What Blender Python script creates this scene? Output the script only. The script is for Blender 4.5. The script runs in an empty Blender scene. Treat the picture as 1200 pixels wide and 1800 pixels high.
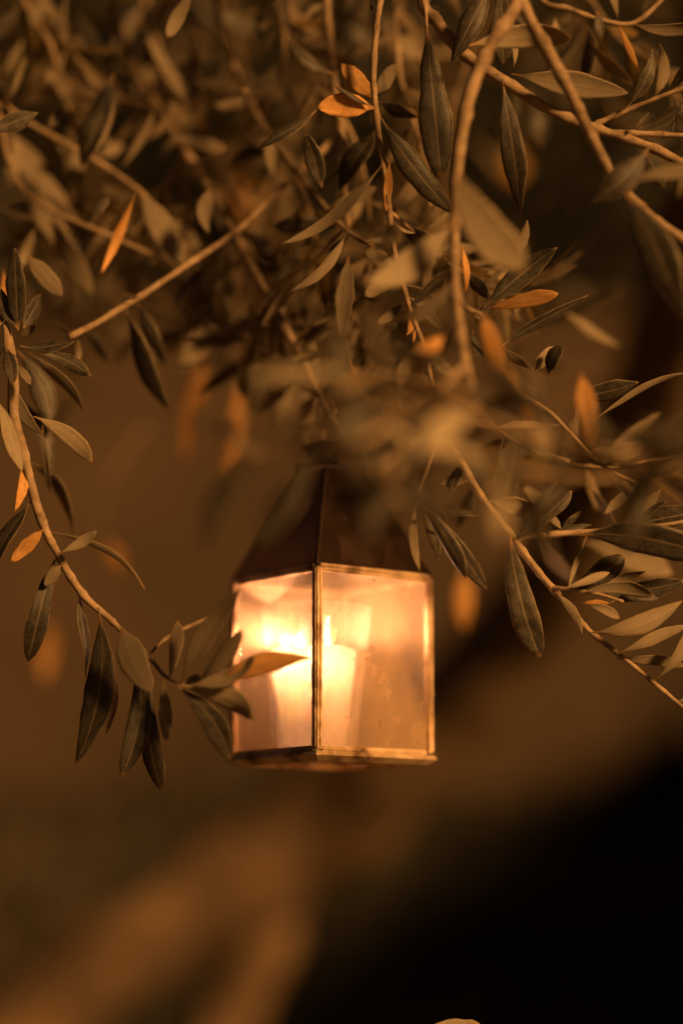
import bpy, bmesh, math, random
import numpy as np
from mathutils import Vector, Matrix, noise

R = math.radians
random.seed(7)
rng = random.Random(11)
scene = bpy.context.scene
COL = scene.collection

# ------------------------------------------------------------------ camera
FPX = 3750.0                       # focal length in pixels of the 1200 x 1800 photograph
PITCH = R(9.8)
CAM = Vector((0.0, 0.0, 1.5))
RIGHT = Vector((1, 0, 0))
FWD = Vector((0, math.cos(PITCH), math.sin(PITCH)))
UP = Vector((0, -math.sin(PITCH), math.cos(PITCH)))
FOCUS = 1.50
cd = bpy.data.cameras.new('camera')
cam = bpy.data.objects.new('camera', cd)
COL.objects.link(cam)
cam.location = CAM
cam.rotation_euler = (R(90) + PITCH, 0, 0)
cd.sensor_fit = 'VERTICAL'
cd.sensor_height = 36.0
cd.lens = FPX / 1800.0 * 36.0
cd.clip_start = 0.05
cd.clip_end = 500
cd.dof.use_dof = True
cd.dof.focus_distance = FOCUS
cd.dof.aperture_fstop = 1.25
scene.camera = cam

# ------------------------------------------------------------------ night sky, low warm light
SUN_AZ, SUN_EL = R(139), R(20)     # light comes from behind the camera, from the right
sun_from = Vector((math.sin(SUN_AZ) * math.cos(SUN_EL), math.cos(SUN_AZ) * math.cos(SUN_EL), math.sin(SUN_EL)))
world = bpy.data.worlds.new('World')
scene.world = world
world.use_nodes = True
wn, wl = world.node_tree.nodes, world.node_tree.links
bg = wn['Background']
sky = wn.new('ShaderNodeTexSky')
sky.sky_type = 'NISHITA'
sky.sun_disc = False
sky.sun_elevation = SUN_EL
sky.sun_rotation = SUN_AZ
wl.new(sky.outputs[0], bg.inputs[0])
bg.inputs[1].default_value = 0.002
sl = bpy.data.lights.new('sun', 'SUN')
sun = bpy.data.objects.new('sun', sl)
COL.objects.link(sun)
sl.energy = 5.0
sl.color = (1.0, 0.455, 0.125)
sl.angle = R(9)
sun.rotation_euler = (-sun_from).to_track_quat('-Z', 'Y').to_euler()
scene.view_settings.view_transform = 'Standard'
scene.view_settings.look = 'None'
scene.view_settings.exposure = 0.4
scene.view_settings.gamma = 1.0
scene.view_settings.use_curve_mapping = False
scene.render.engine = 'CYCLES'
cy = scene.cycles
cy.use_denoising = True
cy.max_bounces = 14
cy.transparent_max_bounces = 24
cy.transmission_bounces = 8
cy.diffuse_bounces = 4
cy.sample_clamp_indirect = 6.0


# ------------------------------------------------------------------ helpers
def at(x, y, d):
    """a point of the place seen at pixel x, y of the photograph, d metres into the view"""
    return CAM + RIGHT * ((x - 600.0) / FPX * d) + UP * ((900.0 - y) / FPX * d) + FWD * d


def tag(o, label=None, cat=None, group=None, kind=None):
    if label: o['label'] = label
    if cat: o['category'] = cat
    if group: o['group'] = group
    if kind: o['kind'] = kind
    return o


def empty(name, loc, rz=0.0):
    o = bpy.data.objects.new(name, None)
    o.empty_display_size = 0.05
    o.location = loc
    o.rotation_euler = (0, 0, rz)
    COL.objects.link(o)
    return o


def link(name, me, mats=(), parent=None, loc=None):
    o = bpy.data.objects.new(name, me)
    COL.objects.link(o)
    for m in mats:
        me.materials.append(m)
    if parent is not None:
        o.parent = parent
    if loc is not None:
        o.location = loc
    return o


def from_bm(name, bm, mats, parent=None, smooth=False):
    me = bpy.data.meshes.new(name)
    bm.normal_update()
    bm.to_mesh(me)
    bm.free()
    if smooth:
        for p in me.polygons: p.use_smooth = True
    return link(name, me, mats, parent)


def M(name):
    m = bpy.data.materials.new(name)
    m.use_nodes = True
    nt = m.node_tree
    b = nt.nodes['Principled BSDF']
    return m, nt, nt.nodes, nt.links, b


def ramp(nodes, stops, interp='LINEAR'):
    r = nodes.new('ShaderNodeValToRGB')
    r.color_ramp.interpolation = interp
    els = r.color_ramp.elements
    while len(els) < len(stops): els.new(0.5)
    for e, (p, c) in zip(els, stops):
        e.position = p
        e.color = (*c, 1) if len(c) == 3 else c
    return r


def math_node(nodes, op, a=None, b=None):
    n = nodes.new('ShaderNodeMath')
    n.operation = op
    if a is not None: n.inputs[0].default_value = a
    if b is not None: n.inputs[1].default_value = b
    return n


# ------------------------------------------------------------------ materials
def leaf_material(name, dark, light, rib, margin, trans_col, trans, rough, spec, scale=26.0, mottle=(0.35, 0.75)):
    m, nt, n, l, b = M(name)
    uv = n.new('ShaderNodeUVMap'); uv.uv_map = 'uv'
    sep = n.new('ShaderNodeSeparateXYZ'); l.new(uv.outputs[0], sep.inputs[0])
    info = n.new('ShaderNodeObjectInfo')
    mp = n.new('ShaderNodeMapping'); mp.vector_type = 'POINT'
    mp.inputs['Scale'].default_value = (1.0, 3.2, 1.0)
    l.new(uv.outputs[0], mp.inputs[0])
    off = n.new('ShaderNodeVectorMath'); off.operation = 'SCALE'
    off.inputs[0].default_value = (37.0, 91.0, 13.0)
    l.new(info.outputs['Random'], off.inputs['Scale'])
    l.new(off.outputs[0], mp.inputs['Location'])
    nz = n.new('ShaderNodeTexNoise'); nz.inputs['Scale'].default_value = 3.2
    nz.inputs['Detail'].default_value = 8; nz.inputs['Roughness'].default_value = 0.75
    l.new(mp.outputs[0], nz.inputs['Vector'])
    fine = n.new('ShaderNodeTexNoise'); fine.inputs['Scale'].default_value = scale
    fine.inputs['Detail'].default_value = 4; fine.inputs['Roughness'].default_value = 0.7
    l.new(mp.outputs[0], fine.inputs['Vector'])
    mix0 = math_node(n, 'MULTIPLY_ADD'); mix0.inputs[1].default_value = 0.55; l.new(fine.outputs['Fac'], mix0.inputs[0])
    half = math_node(n, 'MULTIPLY', b=0.45); l.new(nz.outputs['Fac'], half.inputs[0]); l.new(half.outputs[0], mix0.inputs[2])
    rp = ramp(n, [(mottle[0], dark), (mottle[1], light)])
    l.new(mix0.outputs[0], rp.inputs[0])
    # |2u-1| : 0 on the midrib, 1 on the margin
    a = math_node(n, 'MULTIPLY_ADD'); a.inputs[1].default_value = 2.0; a.inputs[2].default_value = -1.0
    l.new(sep.outputs[0], a.inputs[0])
    ab = math_node(n, 'ABSOLUTE'); l.new(a.outputs[0], ab.inputs[0])
    ribf = n.new('ShaderNodeMapRange'); ribf.inputs[1].default_value = 0.03; ribf.inputs[2].default_value = 0.085
    ribf.inputs[3].default_value = 0.75; ribf.inputs[4].default_value = 0.0
    l.new(ab.outputs[0], ribf.inputs[0])
    mx = n.new('ShaderNodeMixRGB'); mx.inputs[2].default_value = (*rib, 1)
    l.new(ribf.outputs[0], mx.inputs[0]); l.new(rp.outputs[0], mx.inputs[1])
    # margin, wavy with the noise
    ad = math_node(n, 'MULTIPLY_ADD'); ad.inputs[1].default_value = 0.22; l.new(nz.outputs['Fac'], ad.inputs[0]); l.new(ab.outputs[0], ad.inputs[2])
    mf = n.new('ShaderNodeMapRange'); mf.inputs[1].default_value = 1.02; mf.inputs[2].default_value = 1.12
    mf.inputs[3].default_value = 0.0; mf.inputs[4].default_value = 0.8
    l.new(ad.outputs[0], mf.inputs[0])
    mx2 = n.new('ShaderNodeMixRGB'); mx2.inputs[2].default_value = (*margin, 1)
    l.new(mf.outputs[0], mx2.inputs[0]); l.new(mx.outputs[0], mx2.inputs[1])
    # dry tip and stalk
    tv = n.new('ShaderNodeMapRange'); tv.inputs[1].default_value = 0.955; tv.inputs[2].default_value = 0.985
    tv.inputs[3].default_value = 0.0; tv.inputs[4].default_value = 0.7
    l.new(sep.outputs[1], tv.inputs[0])
    sv = n.new('ShaderNodeMapRange'); sv.inputs[1].default_value = 0.07; sv.inputs[2].default_value = 0.13
    sv.inputs[3].default_value = 0.85; sv.inputs[4].default_value = 0.0
    l.new(sep.outputs[1], sv.inputs[0])
    ts = math_node(n, 'MAXIMUM'); l.new(tv.outputs[0], ts.inputs[0]); l.new(sv.outputs[0], ts.inputs[1])
    mx3 = n.new('ShaderNodeMixRGB'); mx3.inputs[2].default_value = (0.34, 0.22, 0.1, 1)
    l.new(ts.outputs[0], mx3.inputs[0]); l.new(mx2.outputs[0], mx3.inputs[1])
    hsv = n.new('ShaderNodeHueSaturation')
    vr = n.new('ShaderNodeMapRange'); vr.inputs[3].default_value = 0.72; vr.inputs[4].default_value = 1.3
    l.new(info.outputs['Random'], vr.inputs[0]); l.new(vr.outputs[0], hsv.inputs['Value'])
    l.new(mx3.outputs[0], hsv.inputs['Color'])
    l.new(hsv.outputs[0], b.inputs['Base Color'])
    b.inputs['Roughness'].default_value = rough
    b.inputs['Specular IOR Level'].default_value = spec
    bp = n.new('ShaderNodeBump'); bp.inputs['Strength'].default_value = 0.35; bp.inputs['Distance'].default_value = 0.0006
    l.new(mix0.outputs[0], bp.inputs['Height']); l.new(bp.outputs[0], b.inputs['Normal'])
    tr = n.new('ShaderNodeBsdfTranslucent'); tr.inputs[0].default_value = (*trans_col, 1)
    ms = n.new('ShaderNodeMixShader'); ms.inputs[0].default_value = trans
    l.new(b.outputs[0], ms.inputs[1]); l.new(tr.outputs[0], ms.inputs[2])
    l.new(ms.outputs[0], n['Material Output'].inputs['Surface'])
    return m


MAT = {}
MAT['leaf_upper'] = leaf_material('olive_leaf_upper', (0.010, 0.013, 0.012), (0.13, 0.122, 0.095), (0.24, 0.2, 0.14), (0.42, 0.33, 0.2), (0.5, 0.3, 0.06), 0.2, 0.5, 0.4, mottle=(0.43, 0.63))
MAT['leaf_lower'] = leaf_material('olive_leaf_lower', (0.22, 0.19, 0.13), (0.42, 0.36, 0.26), (0.42, 0.36, 0.26), (0.46, 0.36, 0.22), (0.6, 0.38, 0.12), 0.28, 0.7, 0.3, mottle=(0.35, 0.68))
MAT['leaf_backlit'] = leaf_material('backlit_orange_leaf', (0.26, 0.17, 0.07), (0.85, 0.52, 0.19), (0.7, 0.45, 0.2), (0.5, 0.3, 0.11), (0.95, 0.58, 0.18), 0.35, 0.55, 0.3, mottle=(0.36, 0.56))  # orange of light shining through the leaf, painted into its colour


def bark_material(name, c0, c1, scale, bump=0.6, dist=0.001):
    m, nt, n, l, b = M(name)
    tc = n.new('ShaderNodeTexCoord')
    nz = n.new('ShaderNodeTexNoise'); nz.inputs['Scale'].default_value = scale
    nz.inputs['Detail'].default_value = 8; nz.inputs['Roughness'].default_value = 0.7
    l.new(tc.outputs['Object'], nz.inputs['Vector'])
    rp = ramp(n, [(0.3, c0), (0.7, c1)])
    l.new(nz.outputs['Fac'], rp.inputs[0]); l.new(rp.outputs[0], b.inputs['Base Color'])
    b.inputs['Roughness'].default_value = 0.8
    b.inputs['Specular IOR Level'].default_value = 0.25
    bp = n.new('ShaderNodeBump'); bp.inputs['Strength'].default_value = bump; bp.inputs['Distance'].default_value = dist
    l.new(nz.outputs['Fac'], bp.inputs['Height']); l.new(bp.outputs[0], b.inputs['Normal'])
    return m


MAT['twig'] = bark_material('olive_twig_bark', (0.10, 0.066, 0.038), (0.5, 0.38, 0.25), 75)
MAT['bark'] = bark_material('old_olive_bark', (0.03, 0.021, 0.013), (0.19, 0.13, 0.076), 5, 0.9, 0.02)
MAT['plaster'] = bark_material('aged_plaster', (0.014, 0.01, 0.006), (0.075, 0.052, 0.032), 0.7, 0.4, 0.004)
MAT['soil'] = bark_material('dry_soil', (0.06, 0.045, 0.03), (0.13, 0.1, 0.065), 3.0, 0.8, 0.03)


def plain(name, col, rough=0.6, metal=0.0, spec=0.5):
    m, nt, n, l, b = M(name)
    b.inputs['Base Color'].default_value = (*col, 1)
    b.inputs['Roughness'].default_value = rough
    b.inputs['Metallic'].default_value = metal
    b.inputs['Specular IOR Level'].default_value = spec
    return m


def foliage_material(name, c0, c1, trans):
    m, nt, n, l, b = M(name)
    tc = n.new('ShaderNodeTexCoord')
    nz = n.new('ShaderNodeTexNoise'); nz.inputs['Scale'].default_value = 23.0
    nz.inputs['Detail'].default_value = 5
    l.new(tc.outputs['Object'], nz.inputs['Vector'])
    rp = ramp(n, [(0.35, c0), (0.65, c1)])
    l.new(nz.outputs['Fac'], rp.inputs[0]); l.new(rp.outputs[0], b.inputs['Base Color'])
    b.inputs['Roughness'].default_value = 0.6
    tr = n.new('ShaderNodeBsdfTranslucent'); tr.inputs[0].default_value = (c1[0] * 1.5, c1[1] * 1.3, c1[2] * 0.6, 1)
    ms = n.new('ShaderNodeMixShader'); ms.inputs[0].default_value = trans
    l.new(b.outputs[0], ms.inputs[1]); l.new(tr.outputs[0], ms.inputs[2])
    l.new(ms.outputs[0], n['Material Output'].inputs['Surface'])
    return m


MAT['far_olive'] = foliage_material('far_olive_foliage', (0.03, 0.027, 0.018), (0.3, 0.24, 0.16), 0.3)
MAT['shrub'] = foliage_material('shrub_foliage', (0.03, 0.028, 0.016), (0.1, 0.08, 0.05), 0.2)
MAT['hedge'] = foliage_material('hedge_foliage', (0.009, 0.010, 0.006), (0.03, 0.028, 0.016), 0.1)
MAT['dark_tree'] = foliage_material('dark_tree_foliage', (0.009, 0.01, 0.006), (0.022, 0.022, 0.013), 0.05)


def metal_material():
    m, nt, n, l, b = M('aged_brass')
    tc = n.new('ShaderNodeTexCoord')
    nz = n.new('ShaderNodeTexNoise'); nz.inputs['Scale'].default_value = 190; nz.inputs['Detail'].default_value = 6
    nz.inputs['Roughness'].default_value = 0.7
    l.new(tc.outputs['Object'], nz.inputs['Vector'])
    big = n.new('ShaderNodeTexNoise'); big.inputs['Scale'].default_value = 45; big.inputs['Detail'].default_value = 4
    l.new(tc.outputs['Object'], big.inputs['Vector'])
    rp = ramp(n, [(0.32, (0.16, 0.09, 0.045)), (0.5, (0.62, 0.44, 0.27)), (0.72, (0.85, 0.66, 0.45))])
    l.new(big.outputs['Fac'], rp.inputs[0]); l.new(rp.outputs[0], b.inputs['Base Color'])
    b.inputs['Metallic'].default_value = 0.6
    rr = ramp(n, [(0.3, (0.22,) * 3), (0.7, (0.55,) * 3)])
    l.new(nz.outputs['Fac'], rr.inputs[0]); l.new(rr.outputs[0], b.inputs['Roughness'])
    bp = n.new('ShaderNodeBump'); bp.inputs['Strength'].default_value = 0.8; bp.inputs['Distance'].default_value = 0.0009
    l.new(nz.outputs['Fac'], bp.inputs['Height']); l.new(bp.outputs[0], b.inputs['Normal'])
    return m


MAT['brass'] = metal_material()
MAT['seam'] = plain('dark_solder', (0.05, 0.03, 0.018), 0.5, 0.6)


def dusty_glass(name, tint, dust_lo, dust_hi, dust_col, scale=26.0, gloss_rough=0.03, specks=True, frost=0.3, edge=0.0):
    """thin old glass: clear tint, a mirror glint by Fresnel, and a dusty film that scatters light"""
    m, nt, n, l, b = M(name)
    n.remove(b)
    tc = n.new('ShaderNodeTexCoord')
    nz = n.new('ShaderNodeTexNoise'); nz.inputs['Scale'].default_value = scale
    nz.inputs['Detail'].default_value = 6; nz.inputs['Roughness'].default_value = 0.58
    l.new(tc.outputs['Object'], nz.inputs['Vector'])
    rp = n.new('ShaderNodeMapRange')
    rp.inputs[1].default_value = 0.33; rp.inputs[2].default_value = 0.68
    rp.inputs[3].default_value = dust_lo; rp.inputs[4].default_value = dust_hi
    l.new(nz.outputs['Fac'], rp.inputs[0])
    if specks:    # wiped streaks in the film
        mp = n.new('ShaderNodeMapping'); mp.inputs['Rotation'].default_value = (0.35, 0.55, 0.6); mp.inputs['Scale'].default_value = (1.0, 1.0, 0.3)
        l.new(tc.outputs['Object'], mp.inputs[0])
        st = n.new('ShaderNodeTexNoise'); st.inputs['Scale'].default_value = 120; st.inputs['Detail'].default_value = 5
        l.new(mp.outputs[0], st.inputs['Vector'])
        sm = n.new('ShaderNodeMapRange'); sm.inputs[1].default_value = 0.45; sm.inputs[2].default_value = 0.75
        sm.inputs[3].default_value = 0.0; sm.inputs[4].default_value = 0.07
        l.new(st.outputs['Fac'], sm.inputs[0])
        sa = math_node(n, 'ADD'); l.new(rp.outputs[0], sa.inputs[0]); l.new(sm.outputs[0], sa.inputs[1])
        rp = sa
    tr = n.new('ShaderNodeBsdfTransparent'); tr.inputs[0].default_value = (*tint, 1)
    df = n.new('ShaderNodeBsdfDiffuse'); df.inputs[0].default_value = (*dust_col, 1)
    tl = n.new('ShaderNodeBsdfTranslucent'); tl.inputs[0].default_value = (*dust_col, 1)
    d0 = n.new('ShaderNodeMixShader'); d0.inputs[0].default_value = 0.5
    l.new(df.outputs[0], d0.inputs[1]); l.new(tl.outputs[0], d0.inputs[2])
    rf = n.new('ShaderNodeBsdfRefraction'); rf.inputs['Roughness'].default_value = 0.5; rf.inputs['IOR'].default_value = 1.35
    rf.inputs[0].default_value = (*tint, 1)
    dd = n.new('ShaderNodeMixShader'); dd.inputs[0].default_value = frost
    l.new(d0.outputs[0], dd.inputs[1]); l.new(rf.outputs[0], dd.inputs[2])
    if edge:      # light runs farther through the glass where the wall is seen edge on
        le = n.new('ShaderNodeLayerWeight'); le.inputs[0].default_value = 0.5
        pe = math_node(n, 'POWER', b=3.0); l.new(le.outputs['Facing'], pe.inputs[0])
        me_ = math_node(n, 'MULTIPLY_ADD'); me_.inputs[1].default_value = edge
        l.new(pe.outputs[0], me_.inputs[0]); l.new(rp.outputs[0], me_.inputs[2])
        rp = me_
    m1 = n.new('ShaderNodeMixShader'); l.new(rp.outputs[0], m1.inputs[0])
    l.new(tr.outputs[0], m1.inputs[1]); l.new(dd.outputs[0], m1.inputs[2])
    last = m1
    if specks:
        vz = n.new('ShaderNodeTexNoise'); vz.inputs['Scale'].default_value = 260; vz.inputs['Detail'].default_value = 1
        l.new(tc.outputs['Object'], vz.inputs['Vector'])
        vr = n.new('ShaderNodeMapRange'); vr.inputs[1].default_value = 0.755; vr.inputs[2].default_value = 0.775
        vr.inputs[3].default_value = 0.0; vr.inputs[4].default_value = 0.8
        l.new(vz.outputs['Fac'], vr.inputs[0])
        dk = n.new('ShaderNodeBsdfDiffuse'); dk.inputs[0].default_value = (0.05, 0.03, 0.015, 1)
        m3 = n.new('ShaderNodeMixShader'); l.new(vr.outputs[0], m3.inputs[0])
        l.new(last.outputs[0], m3.inputs[1]); l.new(dk.outputs[0], m3.inputs[2])
        last = m3
    gl = n.new('ShaderNodeBsdfGlossy'); gl.inputs['Roughness'].default_value = gloss_rough
    lw = n.new('ShaderNodeLayerWeight'); lw.inputs[0].default_value = 0.5      # Facing: the same from both sides of the sheet
    p5 = math_node(n, 'POWER', b=4.0); l.new(lw.outputs['Facing'], p5.inputs[0])
    fr = math_node(n, 'MULTIPLY_ADD'); fr.inputs[1].default_value = 0.9; fr.inputs[2].default_value = 0.035
    l.new(p5.outputs[0], fr.inputs[0])
    m2 = n.new('ShaderNodeMixShader'); l.new(fr.outputs[0], m2.inputs[0])
    l.new(last.outputs[0], m2.inputs[1]); l.new(gl.outputs[0], m2.inputs[2])
    l.new(m2.outputs[0], n['Material Output'].inputs['Surface'])
    return m


MAT['pane'] = dusty_glass('dusty_pane', (0.98, 0.95, 0.90), 0.16, 0.31, (0.94, 0.72, 0.46), frost=0.12)
MAT['roof_glass'] = dusty_glass('smoked_amber_glass', (0.24, 0.18, 0.11), 0.05, 0.13, (0.28, 0.2, 0.12), 40, 0.15, False)
MAT['tumbler'] = dusty_glass('tumbler_glass', (0.97, 0.95, 0.92), 0.02, 0.09, (0.9, 0.82, 0.7), 60, 0.02, False, edge=1.0)


def wax_material():
    m, nt, n, l, b = M('candle_wax')
    b.inputs['Base Color'].default_value = (0.95, 0.92, 0.88, 1)
    b.inputs['Roughness'].default_value = 0.45
    b.inputs['Subsurface Weight'].default_value = 1.0
    b.inputs['Subsurface Radius'].default_value = (1.0, 0.82, 0.66)
    b.inputs['Subsurface Scale'].default_value = 0.03
    tr = n.new('ShaderNodeBsdfTranslucent'); tr.inputs[0].default_value = (0.97, 0.94, 0.9, 1)
    ms = n.new('ShaderNodeMixShader'); ms.inputs[0].default_value = 0.5
    l.new(b.outputs[0], ms.inputs[1]); l.new(tr.outputs[0], ms.inputs[2])
    l.new(ms.outputs[0], n['Material Output'].inputs['Surface'])
    return m


MAT['wax'] = wax_material()


def flame_material():
    m, nt, n, l, b = M('flame')
    n.remove(b)
    e = n.new('ShaderNodeEmission')
    e.inputs[0].default_value = (1.0, 0.52, 0.31, 1)
    e.inputs[1].default_value = 560.0
    l.new(e.outputs[0], n['Material Output'].inputs['Surface'])
    return m


MAT['flame'] = flame_material()
MAT['wick'] = plain('charred_wick', (0.02, 0.015, 0.012), 0.9)

# ================================================================== THE SETTING
bm = bmesh.new()
N = 60
gv = [[bm.verts.new((x * 2.0 - 60, y * 2.0 - 40, 0.03 * noise.noise(Vector((x * 0.7, y * 0.7, 0))) )) for x in range(N + 1)] for y in range(N + 1)]
for y in range(N):
    for x in range(N):
        bm.faces.new((gv[y][x], gv[y][x + 1], gv[y + 1][x + 1], gv[y + 1][x]))
tag(from_bm('ground', bm, [MAT['soil']], smooth=True), kind='structure')


def box_into(bm, x0, x1, y0, y1, z0, z1):
    v = [bm.verts.new(p) for p in ((x0, y0, z0), (x1, y0, z0), (x1, y1, z0), (x0, y1, z0), (x0, y0, z1), (x1, y0, z1), (x1, y1, z1), (x0, y1, z1))]
    for f in ((0, 3, 2, 1), (4, 5, 6, 7), (0, 1, 5, 4), (1, 2, 6, 5), (2, 3, 7, 6), (3, 0, 4, 7)):
        bm.faces.new([v[i] for i in f])
    return v


# plastered wall far behind
wall = empty('plaster_wall', (0, 8.0, 0))
tag(wall, 'tall brown plastered wall standing far behind the olive tree', 'wall')
bm = bmesh.new(); box_into(bm, -9, 9, 0, 0.35, -0.1, 3.6)
bmesh.ops.bevel(bm, geom=bm.edges[:], offset=0.02, segments=1, affect='EDGES')
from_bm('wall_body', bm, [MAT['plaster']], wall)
for i in range(12):
    bm = bmesh.new()
    box_into(bm, -9.05 + i * 1.51, -9.05 + i * 1.51 + 1.495, -0.06, 0.41, 3.603, 3.68)
    bmesh.ops.bevel(bm, geom=bm.edges[:], offset=0.012, segments=1, affect='EDGES')
    from_bm('coping_stone', bm, [MAT['plaster']], wall)


def leaf_cloud(name, items, mat, parent=None):
    """many small folded leaves in one mesh: items = (point, axis, normal, length, width)"""
    V, F = [], []
    for (p, ax, nm, L, W) in items:
        s = ax.cross(nm); s.normalize()
        i = len(V)
        V += [p, p + ax * (L * 0.35) + s * (W * 0.5) + nm * (W * 0.12), p + ax * (L * 0.7) + s * (W * 0.38) + nm * (W * 0.1), p + ax * L,
              p + ax * (L * 0.7) - s * (W * 0.38) + nm * (W * 0.1), p + ax * (L * 0.35) - s * (W * 0.5) + nm * (W * 0.12)]
        F += [(i, i + 1, i + 2, i + 3), (i, i + 3, i + 4, i + 5)]
    me = bpy.data.meshes.new(name)
    me.from_pydata([tuple(v) for v in V], [], F)
    o = link(name, me, [mat], parent)
    o['kind'] = 'stuff'
    return o


def rvec(r=rng):
    while True:
        v = Vector((r.uniform(-1, 1), r.uniform(-1, 1), r.uniform(-1, 1)))
        if 0.05 < v.length < 1: return v.normalized()


def hedge(name, x0, x1, y0, y1, h, n, label, size=0.06):
    t = empty(name, ((x0 + x1) / 2, (y0 + y1) / 2, 0))
    tag(t, label, 'hedge')
    bm = bmesh.new()
    hx, hy = (x1 - x0) / 2, (y1 - y0) / 2
    box_into(bm, -hx + .07, hx - .07, -hy + .07, hy - .07, 0, h - .08)
    bmesh.ops.subdivide_edges(bm, edges=bm.edges[:], cuts=6, use_grid_fill=True)
    for v in bm.verts:
        v.co += Vector((noise.noise(v.co * 3.1), noise.noise(v.co * 3.1 + Vector((9, 0, 0))), 0)) * 0.05
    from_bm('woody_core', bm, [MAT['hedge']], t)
    it = []
    areas = [2 * hx * h, 2 * hx * h, 2 * hy * h, 2 * hy * h, 4 * hx * hy]
    tot = sum(areas)
    for k, a in enumerate(areas):
        for _ in range(int(n * a / tot)):
            u, v = rng.uniform(-1, 1), rng.uniform(0, 1)
            if k < 2: p, nn = Vector((u * hx, hy * (1 - 2 * k), v * h)), Vector((0, 1 - 2 * k, 0))
            elif k < 4: p, nn = Vector((hx * (1 - 2 * (k - 2)), u * hy, v * h)), Vector((1 - 2 * (k - 2), 0, 0))
            else: p, nn = Vector((u * hx, rng.uniform(-1, 1) * hy, h)), Vector((0, 0, 1))
            p += nn * (0.09 * noise.noise(p * 2.3) + rng.uniform(-0.1, 0.05))
            ax = (rvec() + nn * 0.7 + Vector((0, 0, 0.3))).normalized()
            nm = (ax.cross(rvec())).normalized()
            it.append((p, ax, nm, size * rng.uniform(0.7, 1.3), size * 0.5))
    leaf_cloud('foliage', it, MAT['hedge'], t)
    return t


hedge('clipped_hedge', -3.4, 1.3, 6.3, 7.0, 1.72, 9000, 'dark clipped hedge low along the foot of the plastered wall')
hedge('shade_hedge', 1.45, 2.3, 4.0, 7.7, 2.3, 8000, 'tall dark hedge added out of view to shade the background')  # added outside the frame, keeps the sun off the lower right background


# ------------------------------------------------------------------ tubes (branches)
def catmull(pts, n):
    P = [pts[0]] + list(pts) + [pts[-1]]
    out = []
    for i in range(1, len(P) - 2):
        for k in range(n):
            t = k / n
            a, b, c, d = P[i - 1], P[i], P[i + 1], P[i + 2]
            out.append(0.5 * ((2 * b) + (-a + c) * t + (2 * a - 5 * b + 4 * c - d) * t * t + (-a + 3 * b - 3 * c + d) * t ** 3))
    out.append(P[-2])
    return out


def tube(name, pts, r0, r1, mat, parent, sides=8, sub=5, rough=0.13, nodes=True, nscale=60.0, radii=None):
    C = catmull(pts, sub)
    if radii is not None:
        RR = [x.x for x in catmull([Vector((r, 0, 0)) for r in radii], sub)]
    else:
        RR = [r0 + (r1 - r0) * i / (len(C) - 1) for i in range(len(C))]
    bm = bmesh.new()
    rings = []
    prev = None
    seed = rng.uniform(0, 100)
    for i, c in enumerate(C):
        t = (C[min(i + 1, len(C) - 1)] - C[max(i - 1, 0)])
        if t.length < 1e-9: t = Vector((0, 0, 1))
        t.normalize()
        if prev is None:
            s = t.cross(Vector((0.3, 1, 0.2)))
        else:
            s = prev - t * prev.dot(t)
        s.normalize(); prev = s
        w = t.cross(s)
        r = RR[i]
        if nodes and i % 4 == 2: r *= 1.0 + rng.uniform(0.05, 0.34)
        ring = []
        for k in range(sides):
            a = 2 * math.pi * k / sides
            dv = s * math.cos(a) + w * math.sin(a)
            rr = r * (1 + rough * 2 * noise.noise((c + dv * r) * nscale + Vector((seed, 0, 0))))
            ring.append(bm.verts.new(c + dv * rr))
        rings.append(ring)
    for i in range(len(rings) - 1):
        for k in range(sides):
            bm.faces.new((rings[i][k], rings[i][(k + 1) % sides], rings[i + 1][(k + 1) % sides], rings[i + 1][k]))
    bm.faces.new(list(reversed(rings[0])))
    bm.faces.new(rings[-1])
    return from_bm(name, bm, [mat], parent, smooth=True)


# ------------------------------------------------------------------ dark trees beyond the wall
def dark_tree(x, y, zc, rx, rz, n, label, seed):
    rr = random.Random(seed)
    t = empty('evergreen_tree', (x, y, 0))
    tag(t, label, 'tree', 'dark trees beyond the wall')
    tube('trunk', [Vector((0, 0, -0.1)), Vector((0.05, 0, zc * 0.3)), Vector((-0.04, 0.03, zc * 0.7)), Vector((0, 0, zc + rz * 0.5))], 0.2, 0.06, MAT['bark'], t, sides=12, nodes=False, nscale=6, rough=.15)
    for k in range(6):
        a = k * 1.05 + rr.uniform(-.3, .3)
        tube('limb', [Vector((0, 0, zc * 0.6 + k * 0.15)), Vector((math.cos(a) * rx * .35, math.sin(a) * rx * .35, zc * .85)), Vector((math.cos(a) * rx * .7, math.sin(a) * rx * .7, zc + rz * .2))], .07, .02, MAT['bark'], t, sides=8, nodes=False, nscale=6)
    clumps = []
    for _ in range(60):
        v = rvec(rr) * rr.uniform(0.35, 1.0)
        clumps.append(Vector((v.x * rx, v.y * rx, zc + v.z * rz)))
    it = []
    for _ in range(n):
        c = rr.choice(clumps)
        p = c + rvec(rr) * (0.62 * rr.uniform(0.2, 1.0) ** 0.5)
        ax = (rvec(rr) + Vector((0, 0, -0.2))).normalized()
        it.append((p, ax, ax.cross(rvec(rr)).normalized(), rr.uniform(.1, .2), .08))
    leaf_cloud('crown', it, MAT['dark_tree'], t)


for k, (x, y, zc, rx, rz, lab) in enumerate([
        (-3.3, 10.6, 4.6, 1.7, 2.6, 'dark evergreen tree beyond the wall, behind the twig with grey hanging leaves'),
        (-1.2, 11.2, 5.0, 1.9, 2.9, 'dark evergreen tree beyond the wall, behind the branch that carries the lantern'),
        (0.9, 10.8, 4.9, 1.9, 2.8, 'dark evergreen tree beyond the wall, behind the two thick pale branches'),
        (3.2, 11.2, 4.8, 2.0, 2.8, 'dark evergreen tree beyond the wall next to the tall hedge added for shade')]):
    dark_tree(x, y, zc, rx, rz, 14000, lab, 200 + k)


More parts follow.
